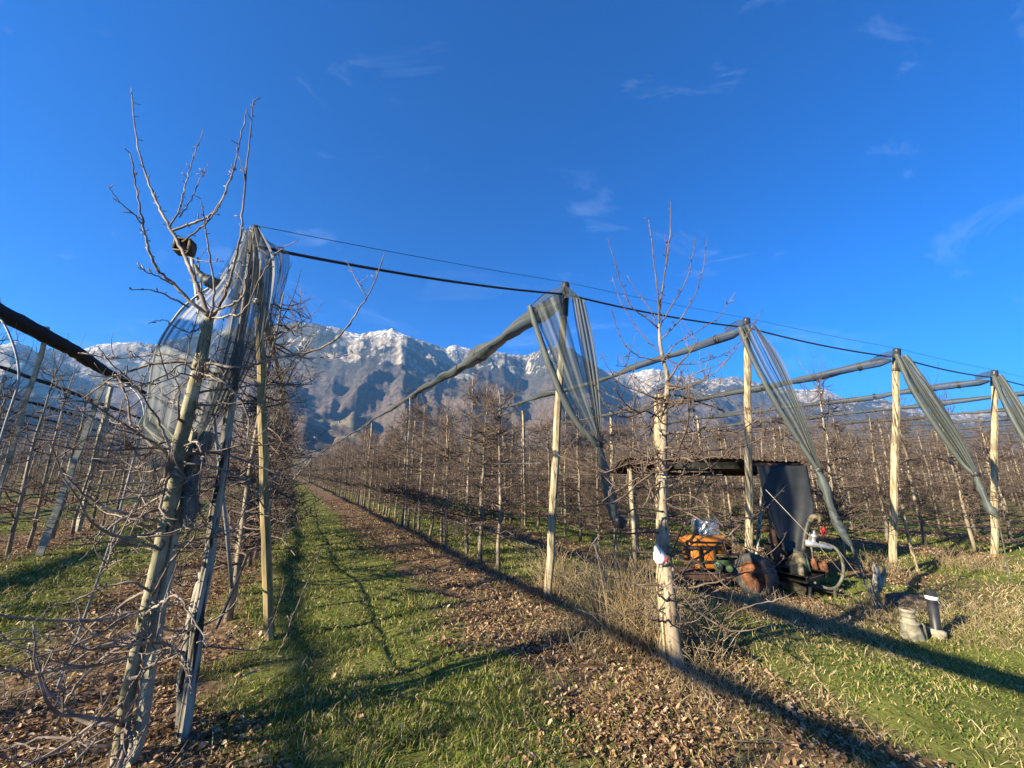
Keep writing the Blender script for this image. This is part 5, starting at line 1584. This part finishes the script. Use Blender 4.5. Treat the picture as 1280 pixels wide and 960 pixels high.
# guy wires
line('guy_wire', 'pale guy wire crossing in front of the hanging tarpaulin', [at(957, 612, 6.1), at(1018, 676, 5.9), onground(1086, 755)], 0.0042, M['cream'], 5, 'wire')
line('guy_wire', 'pale guy wire running low past the curved grey hose to the ground', [at(1050, 690, 6.0), onground(1112, 772)], 0.0035, M['cream'], 5, 'wire')
# anchor stake with yellow wrapping
root = thing('anchor_stake', 'short thick stake wrapped in yellow and orange cloth where net wires meet', 'stake', onground(1102, 762))
g = onground(1102, 764)
mb = MB(); tubep(mb, [g - (0, 0, 0.1), g + (-0.02, 0.02, 0.2), at(1096, 722, g[1] + 0.05), at(1092, 705, g[1] + 0.08)], [0.055, 0.055, 0.05, 0.035], n=12, k=9); mb.build('shaft', M['grey_wood'], root)
mb = MB(); lathe(mb, at(1098, 746, g[1]), (-0.1, 0.1, 1), [(-0.05, 0.05), (-0.04, 0.072), (-0.01, 0.066), (0.02, 0.076), (0.06, 0.066), (0.07, 0.05)], 14)
mb.v[0] = mb.v[0] + rng.normal(0, 0.008, mb.v[0].shape); mb.build('wrapping', M['cloth_yellow'], root)
mb = MB()
for k_ in range(4):
    d = rng.normal(0, 0.03, 3); tubep(mb, [at(1100, 735, g[1]) + d, at(1096 + k_ * 3, 706 + k_ * 3, g[1] + 0.1) + d], [0.03, 0.018], k=6)
mb.build('split_wood', M['post_wood'], root)
# concrete standpipe
g = onground(1141, 797)
root = thing('standpipe', 'stubby grey standpipe with ringed collar standing in straw', 'pipe', g)
mb = MB(); lathe(mb, g - (0, 0, 0.05), (0, 0, 1), [(0, 0.105), (0.05, 0.105), (0.14, 0.09), (0.19, 0.08), (0.20, 0.09), (0.215, 0.09), (0.22, 0.06)], 20); mb.build('body', M['standpipe'], root)
mb = MB(); lathe(mb, g + (0, 0, 0.168), (0, 0, 1), [(0, 0.064), (0.02, 0.06), (0.04, 0.058), (0.045, 0.068), (0.06, 0.068), (0.065, 0.058), (0.09, 0.06), (0.095, 0.07), (0.12, 0.07), (0.125, 0.05), (0.11, 0.042), (0.08, 0.001)], 20); mb.build('collar', M['standpipe'], root)
mb = MB(); lathe(mb, g + (0, 0, 0.245), (0, 0, 1), [(0.0, 0.001), (0.03, 0.045), (0.035, 0.048), (0.05, 0.025), (0.052, 0.001)], 14); mb.build('cap', M['rust'], root)
mb = MB(); box(mb, g + (0.085, -0.045, 0.07), 0.04, 0.05, 0.18, rotz(0.5), 0, 0.01); mb.build('side_rib', M['standpipe'], root)
# upright black pipe
g = onground(1172, 798)
root = thing('riser_pipe', 'upright black plastic pipe with white band and cream foot', 'pipe', g)
tp = at(1163, 738, g[1] + 0.02); d = tp - g; Ld = np.linalg.norm(d)
mb = MB(); lathe(mb, g, d, [(-0.05, 0.047), (Ld, 0.047), (Ld, 0.038), (Ld - 0.08, 0.036), (Ld - 0.082, 0.001)], 20); mb.build('pipe', M['black_plastic'], root)
mb = MB(); lathe(mb, g + d * 0.80, d, [(0, 0.047), (0.003, 0.055), (0.035, 0.055), (0.038, 0.047)], 20); mb.build('band', M['white'], root)
mb = MB(); lathe(mb, g - (0, 0, 0.05), d, [(0, 0.07), (0.05, 0.07), (0.08, 0.062), (0.085, 0.076), (0.13, 0.078), (0.14, 0.055), (0.145, 0.047)], 20); mb.build('foot', M['cream'], root)
# molehill
g = onground(1136, 752)
mb = MB(); th = np.linspace(0, 2 * math.pi, 40, endpoint=False); rr_ = np.linspace(0, 1, 14)
X = g[0] + rr_[:, None] * np.cos(th) * 0.48; Y = g[1] + rr_[:, None] * np.sin(th) * 0.42
Z = gz(X, Y) + 0.10 * (1 - rr_[:, None] ** 2) * (0.75 + 0.5 * fbm(X * 7, Y * 7, 3, 9)) - 0.012
V = np.stack([X, Y, Z], -1).reshape(-1, 3)
i = np.arange(13)[:, None] * 40; j = np.arange(40)[None]; j2 = (j + 1) % 40
mb.add(V, np.stack([i + j, i + 40 + j, i + 40 + j2, i + j2], -1).reshape(-1, 4))
o = mb.build('soil_mound', M['soil']); tag(o, 'low brown mound of bare soil behind the standpipe', 'soil mound')
# leaning props at the bases of the right hand end posts
post('prop_stick', 'thin pale stick propped against the post behind the black pipe', onground(1147, 714), at(1127, 640, float(b4[1]) - 0.05), 0.022, M['post_wood'])
o_ = onground(1062, 668)

# ================================================================== GRASS, LEAVES, STRAW
def masks(x, y):
    p, s = to_ps(x, y)
    w = (fbm(x * 1.1, y * 1.1, 4, 77) - 0.5) * 1.6
    ph = np.mod(p + w - 2.55 + PITCH / 2, PITCH) - PITCH / 2
    gr = sstep(0.6, 1.0, np.abs(ph))
    head = sstep(2.6, 4.4, p) * sstep(3.4, 1.4, s)
    return np.maximum(gr, head), head, p, s

def sample(n, rmax, amin=-58, amax=58, power=1.0, rmin=1.15):
    u = RNG.random(n)
    r = rmin + (rmax - rmin) * u ** power
    a = np.radians(RNG.uniform(amin, amax, n))
    return r * np.sin(a), r * np.cos(a), r

def blades(n, rmax, power, keep, hgt, wid, mat, name, label, cat, flat=0.0, seglean=0.5):
    x, y, r = sample(n, rmax, power=power)
    k = keep(x, y)
    x, y, r = x[k], y[k], r[k]
    n = len(x)
    h = hgt(x, y, n); w = wid(r, n)
    z = gz(x, y) - 0.01
    a = RNG.uniform(0, 6.283, n)
    ln = np.abs(RNG.normal(seglean, 0.35, n)) + flat
    dx, dy = np.cos(a), np.sin(a)
    b = RNG.uniform(0, 6.283, n); wx, wy = np.cos(b) * w, np.sin(b) * w
    el = np.clip(ln, 0, 1.5)
    V = np.zeros((n, 5, 3))
    B = np.stack([x, y, z], -1)
    V[:, 0] = B - np.stack([wx, wy, 0 * wx], -1); V[:, 1] = B + np.stack([wx, wy, 0 * wx], -1)
    m = B + np.stack([dx * h * 0.5 * np.sin(el * 0.6), dy * h * 0.5 * np.sin(el * 0.6), h * 0.5 * np.cos(el * 0.6)], -1)
    V[:, 2] = m + np.stack([wx, wy, 0 * wx], -1) * 0.8; V[:, 3] = m - np.stack([wx, wy, 0 * wx], -1) * 0.8
    V[:, 4] = m + np.stack([dx * h * 0.5 * np.sin(el * 1.15), dy * h * 0.5 * np.sin(el * 1.15), h * 0.5 * np.cos(el * 1.15)], -1)
    o5 = np.arange(n)[:, None] * 5
    mb = MB(); mb.add(V.reshape(-1, 3), o5 + np.array([0, 1, 2, 3]), o5 + np.array([3, 2, 4]))
    o = mb.build(name, mat); tag(o, label, cat, kind='stuff')

def keep_grass(x, y):
    g, hd, p, s = masks(x, y)
    cl = fbm(x * 2.6, y * 2.6, 3, 55)
    pr = np.clip(0.16 + 0.84 * g, 0, 1) * np.clip((cl - 0.30) * 4.0, 0.15, 1)
    return RNG.random(len(x)) < pr
blades(430000, 17, 1.35, keep_grass, lambda x, y, n: np.clip(0.02 + 0.075 * fbm(x * 1.7, y * 1.7, 3, 61) + RNG.normal(0, 0.016, n), 0.02, 0.2) * (1 - 0.45 * masks(x, y)[1]) * np.where(RNG.random(n) < 0.03, 1.5, 1),
       lambda r, n: 0.0016 + 0.00055 * r * RNG.uniform(0.7, 1.2, n), M['grass'], 'grass', 'short green grass of the path and headland', 'grass', seglean=0.95)

def keep_straw(x, y):
    g, hd, p, s = masks(x, y)
    band = sstep(0.9, 0.2, np.abs(s - (3.1 - 0.28 * (p - 5)) + 0.5 * (fbm(x, y, 2, 5) - 0.5))) * sstep(4.6, 5.6, p)
    patch = sstep(0.52, 0.66, fbm(x * 0.9, y * 0.9, 3, 91)) * 0.45
    base2 = np.exp(-((p - 3.1) ** 2 / 0.5 + (s - 3.2) ** 2 / 1.6))
    return RNG.random(len(x)) < np.clip(band * 0.95 + patch * (0.35 + 0.65 * hd) + base2 * 0.9, 0, 1)
blades(210000, 14, 1.25, keep_straw, lambda x, y, n: RNG.uniform(0.03, 0.15, n) * np.where(RNG.random(n) < 0.08, 1.7, 1), lambda r, n: 0.0013 + 0.00042 * r * RNG.uniform(0.6, 1.2, n), M['straw'], 'straw',
       'dry straw strewn over the headland and post feet', 'straw', flat=0.8, seglean=0.6)

def leaf_litter(n, rmax):
    x, y, r = sample(n, rmax, power=1.25)
    g, hd, p, s = masks(x, y)
    pr = np.clip((1 - g) * np.clip(0.25 + 2.6 * (fbm(x * 1.9, y * 1.9, 3, 33) - 0.32), 0.12, 1) + 0.05, 0, 1) * np.where(hd > 0.4, np.where(p > 3.4, 0.12, 0.6), 1)
    k = RNG.random(len(x)) < pr
    x, y, r = x[k], y[k], r[k]; n = len(x)
    L = np.clip(RNG.lognormal(-4.42, 0.40, n), 0.006, 0.026) * (1 + 0.03 * r); W = L * RNG.uniform(0.5, 0.8, n)
    z = gz(x, y) + RNG.uniform(0.0, 0.035, n)
    a = RNG.uniform(0, 6.283, n)
    tx, ty = RNG.normal(0, 0.6, n), RNG.normal(0, 0.6, n)
    ux = np.stack([np.cos(a), np.sin(a), tx], -1); uy = np.stack([-np.sin(a), np.cos(a), ty], -1)
    ux /= np.linalg.norm(ux, axis=1, keepdims=True); uy /= np.linalg.norm(uy, axis=1, keepdims=True)
    nn = np.cross(ux, uy)
    B = np.stack([x, y, z], -1)
    cu = RNG.uniform(-0.3, 0.95, n)[:, None] * W[:, None]
    l, w = L[:, None], W[:, None]
    V = np.zeros((n, 8, 3))
    V[:, 0] = B - ux * l
    V[:, 1] = B - ux * l * 0.35 - uy * w * 0.8 + nn * cu
    V[:, 2] = B + ux * l * 0.4 - uy * w * 0.7 + nn * cu * 1.3
    V[:, 3] = B + ux * l + nn * cu * RNG.uniform(-0.5, 1.5, n)[:, None]
    V[:, 4] = B + ux * l * 0.4 + uy * w * 0.7 + nn * cu * 1.3
    V[:, 5] = B - ux * l * 0.35 + uy * w * 0.8 + nn * cu
    V[:, 6] = B - ux * l * 0.3
    V[:, 7] = B + ux * l * 0.4
    o8 = np.arange(n)[:, None] * 8
    q = np.concatenate([o8 + np.array(c) for c in ((1, 2, 7, 6), (6, 7, 4, 5))])
    t = np.concatenate([o8 + np.array(c) for c in ((0, 1, 6), (0, 6, 5), (2, 3, 7), (7, 3, 4))])
    mb = MB(); mb.add(V.reshape(-1, 3), q, t)
    o = mb.build('leaf_litter', M['leaves']); tag(o, 'fallen brown leaves littering the strips under the rows', 'leaves', kind='stuff')
leaf_litter(380000, 26)

def dry_grass():
    mb = MB(); rng = np.random.default_rng(77)
    spots = [(onground(690, 735), 0.22, 260, (0.25, 0.75)), (onground(715, 745), 0.3, 200, (0.2, 0.6)), (onground(798, 795), 0.45, 720, (0.3, 1.0)), (onground(770, 775), 0.35, 420, (0.25, 0.85)), (onground(868, 815), 0.3, 200, (0.15, 0.6)), (onground(932, 764), 0.28, 260, (0.15, 0.42)), (onground(985, 772), 0.3, 200, (0.1, 0.3)), (onground(1250, 775), 0.8, 420, (0.06, 0.22)), (onground(1180, 790), 0.6, 300, (0.05, 0.2)),
             (onground(835, 815), 0.25, 160, (0.2, 0.7)), (onground(1105, 716), 0.4, 260, (0.15, 0.5)), (onground(1210, 710), 0.6, 260, (0.15, 0.5)), (onground(1095, 770), 0.3, 200, (0.08, 0.3)),
             (onground(950, 765), 0.45, 260, (0.08, 0.28)), (onground(1020, 785), 0.5, 200, (0.06, 0.2)), (onground(880, 860), 0.35, 120, (0.1, 0.35)), (onground(725, 800), 0.4, 200, (0.1, 0.35))]
    for c, rad, n, hr in spots:
        for _ in range(int(n * 0.95)):
            a = rng.uniform(0, 6.28); r = rad * rng.random() ** 0.6
            x, y = c[0] + math.cos(a) * r, c[1] + math.sin(a) * r
            h = rng.uniform(*hr)
            P = branch(rng, (x, y, float(gz(x, y)) - 0.02), rng.uniform(0, 6.28), math.radians(rng.uniform(58, 90)), h, 5, 0.08, -0.22, 0.03)
            tube(mb, P, np.linspace(0.0028, 0.0013, 5), 3, 0, False)
    o = mb.build('dry_grass', M['straw']); tag(o, 'tall dead yellow grass around the posts and the lone tree', 'dry grass', kind='stuff')
dry_grass()

# pruned twigs lying about
def ground_twigs():
    mb = MB(); rng = np.random.default_rng(78)
    for _ in range(260):
        x, y, r = sample(1, 9, power=1.1)
        x, y = float(x[0]), float(y[0])
        g, hd, p, s = masks(np.array([x]), np.array([y]))
        if g[0] > 0.5 and rng.random() < 0.75: continue
        P = branch(rng, (x, y, float(gz(x, y)) + 0.02), rng.uniform(0, 6.28), rng.uniform(-0.05, 0.2), rng.uniform(0.08, 0.5), 6, 0.03, 0.0, 0.03)
        tube(mb, P, np.linspace(0.005, 0.002, 6), 4, 0, True)
    o = mb.build('fallen_twigs', M['twig']); tag(o, 'pruned twigs lying among the leaves', 'twigs', kind='stuff')
ground_twigs()

# ================================================================== FAR HOUSES
A_, Rk_, H_, MX, MY, MZ = MTN
def house_at(px, py, w, lab, rng):
    d = ray(px, py)
    az = math.atan2(d[0], d[1]); te = d[2] / math.hypot(d[0], d[1])
    i = int(np.argmin(np.abs(A_ - az)))
    rr = np.hypot(MX[i], MY[i])
    e = (MZ[i] - CAM_H) / rr
    j = int(np.argmax(e > te))
    if j == 0: return
    c = np.array((MX[i, j], MY[i, j], MZ[i, j]))
    R = rotz(rng.uniform(0, 3.14)); h = w * 0.55; dd = w * 0.75
    root = thing('house', lab, 'house', c, 'far houses at the foot of the mountains')
    mb = MB(); box(mb, c + (0, 0, h * 0.4), w, dd, h * 1.4, R); mb.build('wall', M['plaster'], root, smooth=False)
    z0 = h * 1.1 + 0.05
    v = np.array([(-w * .56, -dd * .58, z0), (w * .56, -dd * .58, z0), (w * .56, dd * .58, z0), (-w * .56, dd * .58, z0), (-w * .5, 0, z0 + w * .28), (w * .5, 0, z0 + w * .28)]) @ R.T + c
    mb = MB(); mb.add(v, [(0, 1, 5, 4), (2, 3, 4, 5), (0, 3, 2, 1)], [(1, 2, 5), (3, 0, 4)]); mb.build('roof', M['tiles'], root, smooth=False)
rng = np.random.default_rng(90)
for px, py, w, lab in ((394, 549, 11, 'tiny white farmhouse on the fields past the end of the grass path'), (424, 531, 9, 'tiny white house below the dark forest past the path'),
                       (563, 513, 14, 'tiny white house on the slope right of the sloping net roll'), (648, 503, 20, 'small white house on slope beside the end post nearest the path'),
                       (668, 536, 14, 'tiny pale house low down beside the end post nearest the path'), (760, 543, 13, 'tiny pale house low beyond the lone tree'),
                       (36, 506, 12, 'tiny white house low on the far left slope')):
    house_at(px, py, w, lab, rng)
